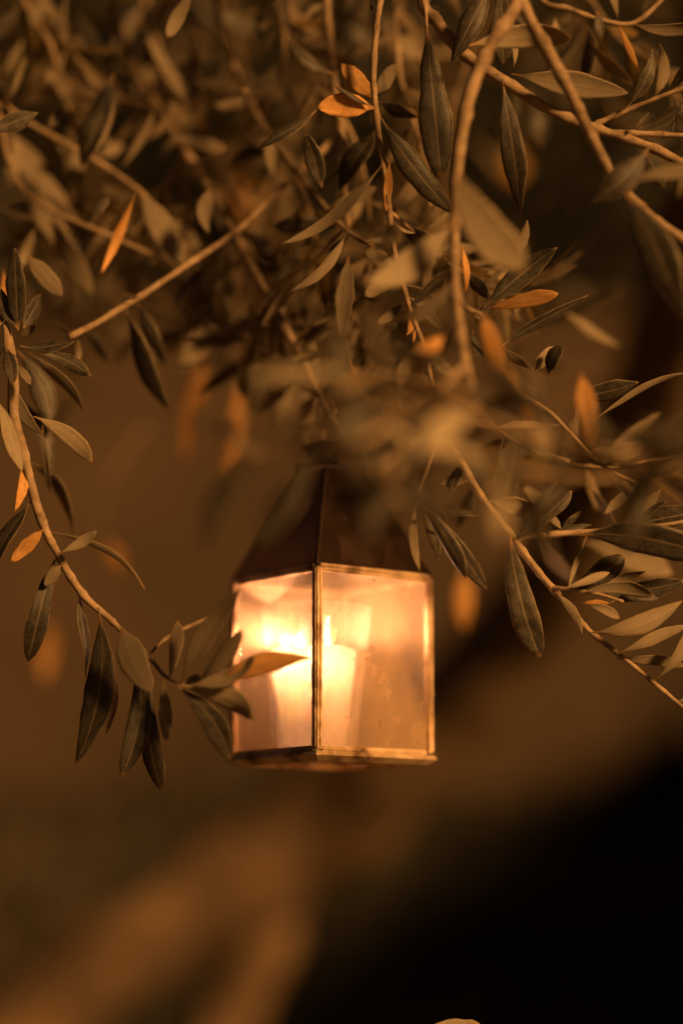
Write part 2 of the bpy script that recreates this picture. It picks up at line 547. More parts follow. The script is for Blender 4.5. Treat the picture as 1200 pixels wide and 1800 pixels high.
def shrub(x, y, z1, w, n, label, seed):
    """loose garden shrub: stems and leaves"""
    rr = random.Random(seed)
    t = empty('garden_shrub', (x, y, 0))
    tag(t, label, 'shrub')
    it = []
    for k in range(9):
        a, q = rr.uniform(0, 6.28), rr.uniform(0.3, 1.0)
        tip = Vector((math.cos(a) * w * q, math.sin(a) * w * q, z1 * rr.uniform(0.8, 1.0)))
        pts = [Vector((0.03 * math.cos(a), 0.03 * math.sin(a), 0)), Vector((tip.x * .4, tip.y * .4, tip.z * .5)), tip]
        tube('stem', pts, .012, .004, MAT['bark'], t, sides=6, nodes=False)
        C = catmull(pts, 12)
        for _ in range(n // 9):
            p = C[int(len(C) * rr.uniform(0.25, 0.999))]
            ax = (rvec(rr) + Vector((0, 0, 0.5))).normalized()
            it.append((p + rvec(rr) * 0.05, ax, ax.cross(rvec(rr)).normalized(), rr.uniform(.035, .06), .016))
    leaf_cloud('foliage', it, MAT['shrub'], t)


shrub(-0.72, 5.0, 1.8, 0.25, 700, 'loose thin-stemmed shrub in front of the clipped hedge, beside the leaning trunk', 302)

# ================================================================== THE OLIVE TREE
tree = empty('olive_tree', (0, 0, 0))
tag(tree, 'olive tree with a leaning trunk whose leafy twigs hang around the lit lantern', 'tree')

D_T = 3.9
tp = [Vector((-1.15, 4.0, -0.1)), Vector((-1.02, 3.97, 0.6)), at(20, 1860, D_T), at(215, 1690, D_T), at(410, 1550, D_T), at(610, 1400, 3.85),
      at(800, 1240, 3.7), at(955, 1040, 3.5), at(1085, 800, 3.2), at(1185, 560, 2.9), at(1260, 250, 2.6), at(1280, -120, 2.3)]
tube('trunk', tp, 0, 0, MAT['bark'], tree, sides=18, sub=7, rough=0.16, nodes=False, nscale=7.0,
     radii=[0.2, 0.14, 0.105, 0.092, 0.1, 0.12, 0.09, 0.07, 0.058, 0.058, 0.052, 0.045])
tp2 = [Vector((-0.95, 4.1, 0.4)), at(310, 2000, 4.0), at(375, 1850, 4.0), at(445, 1690, 4.0), at(500, 1540, 4.0), at(560, 1400, 4.0)]
tube('trunk', tp2, 0, 0, MAT['bark'], tree, sides=14, sub=6, rough=0.25, nodes=False, nscale=9.0, radii=[0.1, 0.075, 0.062, 0.055, 0.045, 0.03])
# the limb above the picture that carries the hanging twigs
lp = [at(1275, -60, 2.32), at(1200, -330, 2.0), at(920, -330, 1.62), at(600, -300, 1.62), at(300, -320, 1.72), at(20, -330, 1.72), at(-200, -200, 1.7)]
limb = tube('limb', lp, 0.032, 0.012, MAT['bark'], tree, sides=12, sub=6, rough=0.15, nodes=False, nscale=20.0)

LEAF_MESH = {}


def leaf_mesh(shape, bow, droop, twist, curl):
    key = (shape, round(bow / 0.04), round(droop / 0.06), round(twist / 15), round(curl / 0.1))
    if key in LEAF_MESH: return LEAF_MESH[key]
    bow, droop, twist, curl = key[1] * 0.04, key[2] * 0.06, R(key[3] * 15), key[4] * 0.1
    NV = 12
    U = (-1.0, -0.72, -0.3, 0.0, 0.3, 0.72, 1.0)
    prof = {
        'lance': [(0, .05), (.07, .05), (.13, .2), (.25, .62), (.4, .93), (.52, 1.0), (.68, .9), (.82, .62), (.92, .32), (1, .02)],
        'broad': [(0, .05), (.06, .06), (.12, .22), (.28, .6), (.5, .9), (.66, 1.0), (.8, .9), (.9, .64), (.96, .38), (1, .06)],
        'oval': [(0, .07), (.06, .1), (.14, .45), (.28, .85), (.45, 1.0), (.62, .96), (.8, .74), (.92, .4), (1, .04)],
        'thin': [(0, .12), (.1, .16), (.25, .6), (.45, 1.0), (.65, .9), (.85, .5), (1, .05)],
    }[shape]
    px, py = [p[0] for p in prof], [p[1] for p in prof]
    me = bpy.data.meshes.new('leaf')
    V, F, UVs, MI = [], [], [], []
    th = 0.006
    sd = (hash(key[1:]) % 97) * 1.37 + len(shape) * 3.1
    top, bot = [], []
    for j in range(NV + 1):
        v = j / NV
        v = v ** 0.95
        w = float(np.interp(v, px, py)) * 0.5 * (1 + 0.13 * noise.noise(Vector((v * 6.0, sd, 0.3))))
        skew = 0.06 * noise.noise(Vector((v * 5.0, sd, 7.7)))
        cx = bow * 4 * v * (1 - v)
        cz = droop * (4 * v * (1 - v)) - 0.02 * math.sin(v * 7)
        tw = twist * (v - 0.4)
        rt, rb = [], []
        for u in U:
            lx = u * w * (1 + skew * (1 if u > 0 else -1)) * (1 + 0.05 * noise.noise(Vector((v * 17.0, u * 2 + sd, 2.0))))
            lz = 0.6 * curl * w * (u * u) - 0.02 * w * (1 - min(1, abs(u) * 4))
            # the margin rolls under slightly
            lz -= 0.10 * w * max(0.0, abs(u) - 0.7) / 0.3
            # x and z share a scale of one width here; the object's scale sets the true width
            x, z = lx * math.cos(tw) - lz * math.sin(tw), lx * math.sin(tw) + lz * math.cos(tw)
            e = th * (1 - 0.75 * abs(u) ** 3)
            rt.append(len(V)); V.append(('t', cx, x, v, cz, z, e)); UVs.append((u * .5 + .5, v))
            rb.append(len(V)); V.append(('b', cx, x, v, cz, z, -e)); UVs.append((u * .5 + .5, v))
        top.append(rt); bot.append(rb)
    nU = len(U)
    for j in range(NV):
        for k in range(nU - 1):
            F.append((top[j][k], top[j][k + 1], top[j + 1][k + 1], top[j + 1][k])); MI.append(0)
            F.append((bot[j][k], bot[j + 1][k], bot[j + 1][k + 1], bot[j][k + 1])); MI.append(1)
        F.append((top[j][0], top[j + 1][0], bot[j + 1][0], bot[j][0])); MI.append(1)
        F.append((top[j][-1], bot[j][-1], bot[j + 1][-1], top[j + 1][-1])); MI.append(1)
    F.append(tuple(top[NV][k] for k in range(nU)) + tuple(bot[NV][k] for k in reversed(range(nU)))); MI.append(1)
    me['raw'] = 1
    LEAF_MESH[key] = (me, V, F, UVs, MI)
    return LEAF_MESH[key]


LEAF_FINAL = {}


def leaf_final(shape, bow, droop, twist, curl, aspect):
    """one mesh of unit length; aspect = width / length, kept in a few steps so that alike leaves share a mesh"""
    a = round(aspect / 0.03) * 0.03
    a = max(a, 0.06)
    base = leaf_mesh(shape, bow, droop, twist, curl)
    key = (id(base[0]), a)
    if key in LEAF_FINAL: return LEAF_FINAL[key], a
    _, V, F, UVs, MI = base
    me = bpy.data.meshes.new('leaf')
    me.from_pydata([(cx + x * a, v, cz + z * a + e) for (_, cx, x, v, cz, z, e) in V], [], F)
    uvl = me.uv_layers.new(name='uv')
    for lp_ in me.loops: uvl.data[lp_.index].uv = UVs[lp_.vertex_index]
    for p, mi in zip(me.polygons, MI):
        p.material_index = mi
        p.use_smooth = True
    me.materials.append(MAT['leaf_upper']); me.materials.append(MAT['leaf_lower'])
    LEAF_FINAL[key] = me
    return me, a


N_LEAF = [0]


def leaf(parent, x0, y0, x1, y1, w, tone='u', d0=FOCUS, d1=None, roll=None, bow=0.0, droop=None, shape=None, twist=None, curl=None, r=rng):
    """an olive leaf from stalk x0, y0 to tip x1, y1, w pixels wide; tone u = upper side seen, l = pale underside seen, o = backlit orange painted in"""
    if d1 is None: d1 = d0 + r.uniform(-0.012, 0.012)
    p0, p1 = at(x0, y0, d0), at(x1, y1, d1)
    return leaf3(parent, p0, p1, w / FPX * (d0 + d1) / 2, tone, roll, bow, droop, shape, twist, curl, r)


def leaf3(parent, p0, p1, width, tone, roll=None, bow=0.0, droop=None, shape=None, twist=None, curl=None, r=rng):
    width *= 0.9
    ax = p1 - p0
    L = ax.length
    ax.normalize()
    view = ((p0 + p1) / 2 - CAM).normalized()
    z = -view - ax * (-view).dot(ax)
    z.normalize()
    if roll is None: roll = r.choice([-1, 1]) * r.uniform(5, 58)
    if tone == 'o': roll *= 0.4
    if droop is None: droop = r.uniform(-0.12, 0.14)
    if shape is None: shape = r.choice(['lance', 'lance', 'lance', 'broad'])
    if twist is None: twist = r.uniform(-55, 55)
    if curl is None: curl = r.choice([-0.3, -0.15, 0.1, 0.25, 0.4])
    if tone == 'l' or (tone == 'o' and r.random() < 0.5):
        z = -z; bow = -bow
    z = Matrix.Rotation(R(roll), 3, ax) @ z
    x = ax.cross(z)
    me, a = leaf_final(shape, bow, droop, twist, curl, width / L)
    o = bpy.data.objects.new('leaf', me)
    COL.objects.link(o)
    k = (width / L) / a
    m = Matrix((( x.x * L * k, ax.x * L, z.x * L, p0.x), (x.y * L * k, ax.y * L, z.y * L, p0.y), (x.z * L * k, ax.z * L, z.z * L, p0.z), (0, 0, 0, 1)))
    o.parent = parent
    o.matrix_local = m
    if tone == 'o':
        for s in o.material_slots:
            s.link = 'OBJECT'
            s.material = MAT['leaf_backlit']
    N_LEAF[0] += 1
    return o


def branch(pts, w0, w1, name='branch', mat='twig', sides=8, sub=5):
    """pts = (x, y, depth) in pixels of the photograph and metres; widths in pixels"""
    P = [at(*p) for p in pts]
    dm = sum(p[2] for p in pts) / len(pts)
    return tube(name, P, w0 / FPX * pts[0][2] / 2, w1 / FPX * pts[-1][2] / 2, MAT[mat], tree, sides=sides, sub=sub)


F_ = FOCUS
# ---- hanging twig on the left that ends in front of the lantern
b1 = branch([(20, -330, 1.72), (-90, 0, 1.62), (-70, 320, 1.54), (-10, 520, 1.51), (22, 640, F_), (24, 730, F_), (43, 800, F_), (62, 880, F_), (82, 935, F_), (103, 975, F_),
             (125, 1015, F_), (152, 1052, F_), (190, 1085, F_), (213, 1108, 1.495), (262, 1155, 1.48), (292, 1190, 1.465), (330, 1205, 1.455)], 22, 6)
A = dict(r=random.Random(3))
leaf(b1, 41, 795, 26, 900, 22, 'o', roll=10, bow=-.06, **A)
leaf(b1, -16, 690, 38, 830, 44, 'l', 1.48, bow=-.08, **A)
leaf(b1, 77, 930, 20, 988, 27, 'o', 1.49, roll=0, shape='oval', **A)
leaf(b1, 56, 880, -12, 1020, 40, 'u', 1.5, bow=.05, **A)
leaf(b1, 84, 934, 256, 1034, 16, 'l', 1.54, roll=40, bow=-.06, shape='thin', **A)
leaf(b1, 106, 972, 170, 934, 22, 'l', 1.48, roll=0, shape='broad', bow=.05, **A)
leaf(b1, 48, 812, 130, 948, 44, 'u', 1.60, bow=-.16, **A)
leaf(b1, 108, 993, 79, 1030, 22, 'l', 1.485, roll=5, shape='oval', **A)
leaf(b1, 100, 975, 50, 1163, 44, 'u', 1.5, roll=-10, bow=.04, shape='broad', **A)
leaf(b1, 141, 1038, 152, 1190, 34, 'u', 1.505, bow=.06, **A)
leaf(b1, 173, 1068, 133, 1344, 58, 'u', 1.49, roll=6, bow=-.10, curl=.2, droop=.03, **A)
leaf(b1, 184, 1130, 188, 1290, 22, 'l', 1.51, roll=20, bow=-.08, **A)
leaf(b1, 214, 1102, 266, 1218, 58, 'l', 1.455, roll=0, shape='oval', bow=.05, curl=.1, **A)
leaf(b1, 243, 1142, 215, 1364, 50, 'u', 1.49, roll=-4, bow=-.06, shape='broad', **A)
leaf(b1, 258, 1160, 284, 1391, 44, 'u', 1.5, roll=8, bow=.03, shape='broad', **A)
leaf(b1, 288, 1190, 292, 1303, 27, 'l', 1.48, roll=0, **A)
leaf(b1, 297, 1196, 313, 1091, 28, 'l', 1.46, roll=8, bow=.05, **A)
leaf(b1, 318, 1202, 423, 1033, 44, 'l', 1.45, 1.42, roll=0, bow=-.03, **A)
leaf(b1, 345, 1204, 425, 1106, 38, 'l', 1.445, 1.42, roll=12, bow=.05, shape='broad', **A)
leaf(b1, 316, 1204, 384, 1193, 30, 'l', 1.45, roll=0, shape='oval', **A)
leaf(b1, 330, 1205, 452, 1152, 36, 'l', 1.44, 1.42, roll=-20, bow=.08, **A)
leaf(b1, 375, 1206, 545, 1155, 42, 'o', 1.44, 1.42, roll=25, bow=-.06, **A)
leaf(b1, 312, 1205, 446, 1262, 46, 'l', 1.445, 1.42, roll=10, bow=-.08, shape='broad', **A)
leaf(b1, 314, 1208, 404, 1334, 48, 'u', 1.45, 1.43, roll=-8, bow=-.08, shape='broad', **A)
t = branch([(262, 1152, 1.48), (285, 1128, 1.485), (312, 1110, 1.495), (378, 1082, 1.51)], 5, 9)
# cluster on its upper part
leaf(b1, 32, 582, 27, 436, 40, 'u', 1.5, roll=-5, shape='oval', curl=.1, **A)
leaf(b1, 42, 580, 72, 517, 34, 'u', 1.505, roll=25, shape='oval', **A)
leaf(b1, 33, 580, -14, 500, 34, 'u', 1.495, roll=10, **A)
leaf(b1, 34, 590, 66, 572, 20, 'l', 1.48, roll=-30, shape='oval', **A)
leaf(b1, 36, 608, 132, 599, 32, 'u', 1.49, roll=-35, bow=.04, **A)
leaf(b1, 55, 612, 160, 660, 32, 'u', 1.51, roll=-25, bow=-.06, **A)
leaf(b1, 50, 618, 150, 724, 28, 'l', 1.54, roll=35, bow=-.14, **A)
leaf(b1, 12, 610, 24, 674, 30, 'u', 1.48, shape='oval', **A)
leaf(b1, 30, 640, 54, 676, 16, 'l', 1.485, shape='oval', **A)
leaf(b1, 25, 660, 78, 765, 28, 'l', 1.53, roll=20, bow=.12, **A)
leaf(b1, 30, 615, 88, 765, 48, 'u', 1.56, bow=-.12, **A)
leaf(b1, 60, 732, 163, 812, 36, 'l', 1.485, roll=0, bow=-.10, shape='broad', **A)
leaf(b1, 76, 745, 90, 866, 16, 'l', 1.56, roll=30, **A)
leaf(b1, 38, 700, 84, 855, 34, 'u', 1.58, bow=-.1, **A)
leaf(b1, 10, 560, -8, 640, 30, 'u', 1.49, **A)

# ---- twig across the left middle
b2 = branch([(600, 232, 1.66), (540, 290, 1.65), (490, 335, 1.63), (440, 385, 1.61), (400, 418, 1.6), (330, 465, 1.58), (248, 520, 1.57), (215, 540, 1.565), (180, 562, 1.56), (122, 592, 1.55)], 11, 12)
A = dict(r=random.Random(5))
leaf(b2, 216, 535, 296, 722, 50, 'u', 1.62, bow=-.1, **A)
leaf(b2, 238, 528, 292, 645, 30, 'u', 1.63, roll=30, bow=-.1, **A)
leaf(b2, 246, 522, 215, 515, 14, 'l', 1.56, **A)
leaf(b2, 135, 590, 138, 640, 14, 'l', 1.56, **A)
leaf(b2, 140, 588, 92, 560, 18, 'l', 1.58, **A)
leaf(b2, 150, 575, 190, 640, 24, 'u', 1.66, **A)
leaf(b2, 350, 455, 330, 600, 44, 'l', 1.72, roll=20, **A)
leaf(b2, 400, 425, 395, 560, 40, 'l', 1.72, **A)
leaf(b2, 380, 440, 300, 545, 40, 'u', 1.7, **A)
leaf(b2, 420, 400, 500, 470, 34, 'u', 1.68, **A)
leaf(b2, 330, 462, 420, 610, 40, 'u', 1.76, **A)
leaf(b2, 398, 560, 470, 575, 34, 'l', 1.66, bow=.05, **A)
leaf(b2, 345, 600, 400, 505, 30, 'u', 1.7, **A)

# ---- thick blurred branch that carries the lantern
b3 = branch([(300, -320, 1.72), (225, -120, 1.78), (205, 30, 1.80), (245, 140, 1.79), (282, 195, 1.77), (330, 272, 1.74), (375, 345, 1.70), (430, 445, 1.64), (480, 540, 1.62), (530, 630, 1.6), (575, 722, 1.584), (630, 800, 1.57)], 18, 13)
A = dict(r=random.Random(6))
leaf(b3, 210, 90, 155, 140, 50, 'u', 1.8, **A)
leaf(b3, 235, 120, 100, 100, 60, 'u', 1.85, **A)
leaf(b3, 250, 75, 330, 205, 34, 'l', 1.8, **A)
leaf(b3, 240, 60, 270, 10, 34, 'l', 1.8, **A)
leaf(b3, 268, 178, 214, 292, 22, 'l', 1.68, bow=-.2, **A)
leaf(b3, 200, 130, 142, 292, 50, 'u', 1.63, roll=0, **A)
leaf(b3, 205, 140, 165, 270, 14, 'l', 1.62, roll=20, bow=-.05, shape='thin', **A)
leaf(b3, 290, 200, 365, 215, 36, 'l', 1.76, **A)
leaf(b3, 300, 150, 320, 220, 26, 'l', 1.74, **A)
leaf(b3, 368, 330, 366, 410, 38, 'l', 1.62, shape='oval', **A)
leaf(b3, 350, 300, 300, 210, 30, 'u', 1.8, **A)
leaf(b3, 410, 400, 380, 520, 40, 'l', 1.7, **A)
leaf(b3, 440, 470, 560, 470, 34, 'u', 1.74, **A)
leaf(b3, 470, 520, 530, 440, 30, 'u', 1.72, **A)
leaf(b3, 480, 560, 440, 650, 36, 'l', 1.72, **A)
leaf(b3, 500, 580, 590, 560, 34, 'l', 1.7, **A)
leaf(b3, 520, 620, 470, 690, 34, 'l', 1.66, **A)
leaf(b3, 535, 560, 560, 680, 26, 'l', 1.62, roll=20, **A)
leaf(b3, 460, 520, 385, 600, 36, 'u', 1.75, **A)
leaf(b3, 545, 650, 470, 640, 30, 'u', 1.7, **A)
leaf(b3, 560, 700, 640, 620, 36, 'u', 1.66, **A)

# ---- second thin branch in the upper left
b4 = branch([(300, -320, 1.72), (360, -100, 1.74), (378, 0, 1.75), (402, 90, 1.74), (432, 160, 1.72), (462, 222, 1.68), (500, 272, 1.63), (545, 332, 1.61), (605, 402, 1.58), (650, 430, 1.55)], 12, 10)
A = dict(r=random.Random(8))
leaf(b4, 425, 145, 300, 148, 18, 'l', 1.78, shape='thin', **A)
leaf(b4, 380, 20, 460, 50, 44, 'u', 1.85, **A)
leaf(b4, 395, 60, 330, -10, 40, 'u', 1.8, **A)
leaf(b4, 340, -20, 294, 66, 30, 'l', 1.56, roll=0, **A)
leaf(b4, 440, 170, 520, 150, 30, 'l', 1.82, **A)
leaf(b4, 410, 100, 420, 200, 22, 'l', 1.8, **A)
leaf(b4, 470, 240, 480, 312, 30, 'l', 1.63, shape='oval', **A)
leaf(b4, 556, 193, 457, 258, 28, 'u', 1.53, roll=35, bow=-.06, **A)
leaf(b4, 490, 262, 400, 275, 30, 'u', 1.75, **A)
leaf(b4, 460, 200, 370, 260, 30, 'l', 1.8, **A)
leaf(b4, 566, 330, 538, 234, 38, 'u', 1.53, roll=0, shape='oval', **A)
leaf(b4, 520, 290, 560, 260, 16, 'l', 1.62, **A)
leaf(b4, 610, 405, 508, 514, 22, 'l', 1.53, roll=20, bow=-.12, **A)
leaf(b4, 620, 410, 560, 500, 24, 'u', 1.56, roll=-20, bow=.08, **A)
leaf(b4, 600, 400, 480, 400, 34, 'u', 1.62, **A)
leaf(b4, 575, 368, 660, 330, 28, 'l', 1.58, **A)
leaf(b4, 612, 450, 600, 592, 36, 'l', 1.47, roll=0, shape='oval', **A)
leaf(b4, 640, 425, 690, 420, 20, 'l', 1.52, **A)

# ---- straight pale stem between them
b4b = branch([(600, -300, 1.62), (578, -100, 1.64), (574, 0, 1.65), (580, 70, 1.65), (588, 150, 1.65), (600, 225, 1.65), (604, 310, 1.62), (612, 400, 1.58)], 15, 9)
A = dict(r=random.Random(9))
leaf(b4b, 576, 10, 535, 40, 14, 'l', 1.65, bow=.2, **A)
leaf(b4b, 578, 20, 660, 92, 56, 'u', 1.78, **A)
leaf(b4b, 585, 130, 508, 66, 48, 'u', 1.58, bow=-.08, **A)
leaf(b4b, 590, 215, 606, 312, 30, 'l', 1.6, roll=15, **A)
leaf(b4b, 596, 220, 640, 250, 26, 'u', 1.7, **A)
leaf(b4b, 570, -20, 510, 60, 44, 'u', 1.8, **A)
leaf(b4b, 604, 300, 560, 345, 22, 'u', 1.62, **A)

# ---- sharp upright twig top middle
b5 = branch([(600, -300, 1.62), (690, -130, 1.53), (668, 0, F_), (660, 60, F_), (656, 130, F_), (660, 190, F_), (668, 260, F_), (676, 300, F_), (684, 372, 1.495), (694, 450, 1.495), (710, 510, 1.495), (726, 560, 1.495), (745, 612, 1.49), (760, 680, 1.48)], 11, 9)
A = dict(r=random.Random(10))
leaf(b5, 657, 190, 557, 188, 48, 'o', 1.485, roll=10, shape='oval', bow=.04, **A)
leaf(b5, 655, 186, 588, 150, 14, 'u', 1.48, roll=40, shape='thin', **A)
leaf(b5, 653, 172, 600, 112, 38, 'o', 1.52, roll=20, shape='oval', **A)
leaf(b5, 662, 165, 700, 112, 30, 'l', 1.53, roll=15, shape='oval', **A)
leaf(b5, 664, 178, 734, 208, 32, 'u', 1.54, **A)
leaf(b5, 668, 205, 798, 378, 50, 'u', 1.49, roll=-6, bow=.03, **A)
leaf(b5, 664, 225, 596, 335, 54, 'u', 1.57, **A)
leaf(b5, 674, 286, 491, 432, 24, 'l', 1.49, roll=18, bow=-.10, **A)
leaf(b5, 684, 280, 678, 374, 18, 'o', 1.485, roll=10, shape='thin', **A)
leaf(b5, 652, 22, 650, 5, 6, 'l', 1.5, **A)
leaf(b5, 668, 20, 745, 120, 48, 'l', 1.85, **A)
leaf(b5, 664, 70, 640, -30, 40, 'u', 1.68, **A)
leaf(b5, 676, 60, 765, 15, 50, 'u', 1.72, **A)
leaf(b5, 684, 105, 760, 125, 52, 'l', 1.72, **A)
leaf(b5, 690, 385, 775, 440, 40, 'u', 1.55, **A)
leaf(b5, 690, 390, 730, 410, 10, 'l', 1.49, **A)
leaf(b5, 705, 490, 640, 520, 28, 'l', 1.54, **A)
leaf(b5, 708, 500, 768, 545, 16, 'l', 1.5, bow=-.2, **A)
leaf(b5, 715, 520, 775, 580, 26, 'l', 1.52, **A)
leaf(b5, 712, 530, 662, 570, 20, 'l', 1.5, **A)
leaf(b5, 715, 545, 702, 610, 26, 'u', 1.5, **A)
leaf(b5, 722, 552, 718, 612, 32, 'o', 1.51, shape='oval', **A)
leaf(b5, 724, 560, 655, 620, 40, 'u', 1.53, **A)
leaf(b5, 730, 575, 670, 672, 44, 'u', 1.5, roll=20, **A)
leaf(b5, 700, 470, 640, 440, 30, 'l', 1.57, **A)
leaf(b5, 740, 600, 700, 690, 34, 'l', 1.45, **A)
leaf(b5, 612, 625, 626, 690, 12, 'o', 1.53, shape='thin', **A)
leaf(b5, 745, 620, 800, 660, 30, 'l', 1.44, **A)

# ---- sharp dark leaves hanging from above, top right of the middle
b5c = branch([(920, -330, 1.62), (800, -170, 1.54), (742, -40, 1.51), (748, 20, 1.505), (749, 56, F_)], 12, 5)
leaf(b5c, 749, 44, 774, 312, 66, 'u', 1.5, roll=-4, bow=-.02, shape='broad', curl=.1, droop=.02, twist=10, r=random.Random(1))
b5d = branch([(920, -330, 1.62), (880, -150, 1.53), (868, -60, 1.51), (880, -20, 1.5)], 12, 6)
A = dict(r=random.Random(12))
leaf(b5d, 868, -36, 792, 110, 48, 'u', 1.5, roll=5, **A)
leaf(b5d, 880, -40, 884, 112, 44, 'u', 1.5, roll=-5, **A)
leaf(b5d, 884, -30, 930, 50, 30, 'u', 1.52, **A)

# ---- the two thick pale branches meeting at the top edge
b6 = branch([(920, -330, 1.62), (930, -120, 1.45), (908, 0, 1.42), (872, 60, 1.41), (840, 125, 1.405), (820, 185, 1.4), (808, 260, 1.4), (801, 340, 1.395), (798, 420, 1.39), (800, 500, 1.38), (808, 580, 1.36), (818, 640, 1.34), (840, 720, 1.3)], 24, 15)
A = dict(r=random.Random(13))
leaf(b6, 806, 300, 920, 474, 88, 'l', 1.32, 1.30, roll=5, bow=.08, shape='broad', **A)
leaf(b6, 798, 386, 640, 500, 62, 'l', 1.35, 1.32, roll=5, bow=-.1, shape='lance', **A)
leaf(b6, 798, 486, 690, 560, 34, 'l', 1.36, bow=-.16, **A)
leaf(b6, 812, 430, 818, 515, 14, 'o', 1.47, shape='thin', **A)
leaf(b6, 800, 470, 720, 540, 30, 'u', 1.45, **A)
leaf(b6, 812, 590, 720, 628, 30, 'o', 1.32, **A)
leaf(b6, 808, 560, 770, 640, 40, 'l', 1.30, **A)
leaf(b6, 848, 550, 884, 664, 36, 'o', 1.36, roll=10, shape='oval', **A)
leaf(b6, 890, 640, 930, 742, 30, 'o', 1.28, shape='oval', **A)
leaf(b6, 700, 385, 680, 430, 40, 'l', 1.36, **A)
b7 = branch([(908, -10, 1.42), (945, 60, 1.42), (985, 132, 1.42), (1022, 205, 1.425), (1050, 262, 1.43), (1078, 316, 1.43), (1096, 335, 1.425), (1132, 372, 1.42), (1172, 402, 1.415), (1225, 440, 1.41), (1330, 500, 1.41), (1450, 600, 1.42), (1520, 720, 1.43)], 23, 11)
A = dict(r=random.Random(14))
leaf(b7, 1096, 335, 1200, 560, 72, 'u', 1.38, roll=5, bow=-.03, **A)
leaf(b7, 1094, 326, 1240, 296, 36, 'l', 1.38, **A)
leaf(b7, 1140, 258, 1032, 360, 56, 'u', 1.42, roll=5, bow=-.06, **A)
leaf(b7, 1135, 270, 1165, 330, 40, 'u', 1.44, **A)

b8 = branch([(920, -330, 1.62), (820, -150, 1.56), (745, -10, 1.53), (768, 38, 1.525), (802, 82, 1.52), (850, 120, 1.515), (900, 152, 1.51), (960, 190, 1.51), (1022, 218, 1.51), (1090, 240, 1.51), (1150, 262, 1.51), (1230, 300, 1.51), (1360, 340, 1.52), (1480, 350, 1.54), (1600, 300, 1.58)], 22, 13)
A = dict(r=random.Random(15))
leaf(b8, 898, 130, 1105, 164, 50, 'l', 1.49, roll=0, bow=.02, droop=.02, **A)
leaf(b8, 824, 80, 1004, 66, 54, 'l', 1.47, roll=5, shape='broad', bow=-.04, **A)
leaf(b8, 882, 138, 914, 380, 48, 'u', 1.5, roll=-4, bow=.02, **A)
leaf(b8, 902, 120, 905, 60, 12, 'l', 1.52, **A)
leaf(b8, 905, 150, 900, 210, 22, 'u', 1.7, **A)
leaf(b8, 990, 200, 990, 205, 8, 'l', 1.52, **A)
b8b = branch([(1040, 222, 1.51), (1075, 205, 1.51), (1110, 190, 1.51), (1160, 170, 1.505), (1230, 140, 1.5), (1300, 80, 1.5), (1350, 10, 1.5)], 12, 5)
leaf(b8b, 1098, 192, 1146, 86, 26, 'u', 1.5, roll=10, bow=.06, **A)
leaf(b8b, 1145, 176, 1158, 76, 24, 'l', 1.54, roll=10, bow=.16, **A)
leaf(b8b, 1165, 168, 1240, 90, 34, 'u', 1.52, **A)
leaf(b8b, 1180, 165, 1215, 230, 26, 'u', 1.56, **A)
b8c = branch([(1045, 232, 1.51), (1100, 234, 1.51), (1160, 236, 1.51), (1240, 238, 1.51), (1340, 220, 1.52), (1420, 170, 1.53)], 13, 5)
leaf(b8c, 1114, 226, 1140, 198, 8, 'l', 1.5, **A)
leaf(b8c, 1180, 235, 1192, 196, 7, 'l', 1.5, **A)
leaf(b8c, 1120, 226, 1200, 185, 30, 'u', 1.55, **A)
b9 = branch([(920, -330, 1.62), (900, -150, 1.6), (945, -8, 1.57), (1000, 16, 1.56), (1050, 34, 1.555), (1115, 40, 1.55), (1180, -20, 1.55)], 12, 8)
A = dict(r=random.Random(16))
leaf(b9, 1112, 42, 1225, 44, 28, 'l', 1.52, roll=10, bow=.06, **A)
leaf(b9, 1085, 42, 1122, 128, 14, 'o', 1.55, shape='thin', **A)
leaf(b9, 1086, 35, 1070, -30, 14, 'l', 1.56, **A)
leaf(b9, 1048, 20, 1056, 74, 26, 'u', 1.55, **A)
leaf(b9, 1030, 45, 1022, 142, 40, 'u', 1.6, bow=-.12, **A)
leaf(b9, 1035, 70, 1112, 150, 28, 'l', 1.57, **A)
leaf(b9, 975, 30, 968, 80, 18, 'l', 1.6, **A)
leaf(b9, 1020, 30, 960, 130, 36, 'u', 1.68, **A)
leaf(b9, 930, 160, 950, 260, 50, 'u', 1.72, **A)
leaf(b9, 1130, 30, 1160, -20, 18, 'u', 1.58, **A)

# ---- right of the middle: cluster around x 900, y 550
b10 = branch([(800, 500, 1.38), (818, 540, 1.42), (850, 560, 1.46), (880, 640, 1.48), (905, 690, 1.48)], 9, 6)
A = dict(r=random.Random(17))
leaf(b10, 898, 452, 926, 386, 20, 'l', 1.49, roll=10, bow=.12, **A)
leaf(b10, 850, 540, 979, 434, 48, 'u', 1.5, roll=-10, bow=-.04, **A)
leaf(b10, 856, 542, 981, 516, 32, 'o', 1.5, roll=15, shape='broad', bow=-.02, **A)
leaf(b10, 876, 612, 1034, 519, 24, 'u', 1.5, roll=20, **A)
leaf(b10, 860, 530, 820, 480, 30, 'u', 1.5, **A)
leaf(b10, 862, 530, 835, 560, 24, 'l', 1.5, **A)
leaf(b10, 880, 520, 1020, 445, 40, 'u', 1.66, **A)
leaf(b10, 900, 590, 1090, 510, 44, 'u', 1.78, **A)
leaf(b10, 985, 545, 1090, 610, 22, 'l', 1.7, **A)
leaf(b10, 962, 658, 986, 606, 36, 'u', 1.5, roll=-40, shape='oval', **A)
leaf(b10, 935, 650, 975, 610, 30, 'l', 1.51, roll=30, shape='oval', **A)
leaf(b10, 885, 610, 932, 648, 20, 'l', 1.48, **A)
leaf(b10, 830, 580, 850, 640, 24, 'u', 1.48, **A)
leaf(b10, 905, 480, 870, 430, 30, 'u', 1.55, **A)
leaf(b10, 845, 530, 900, 460, 26, 'l', 1.56, **A)
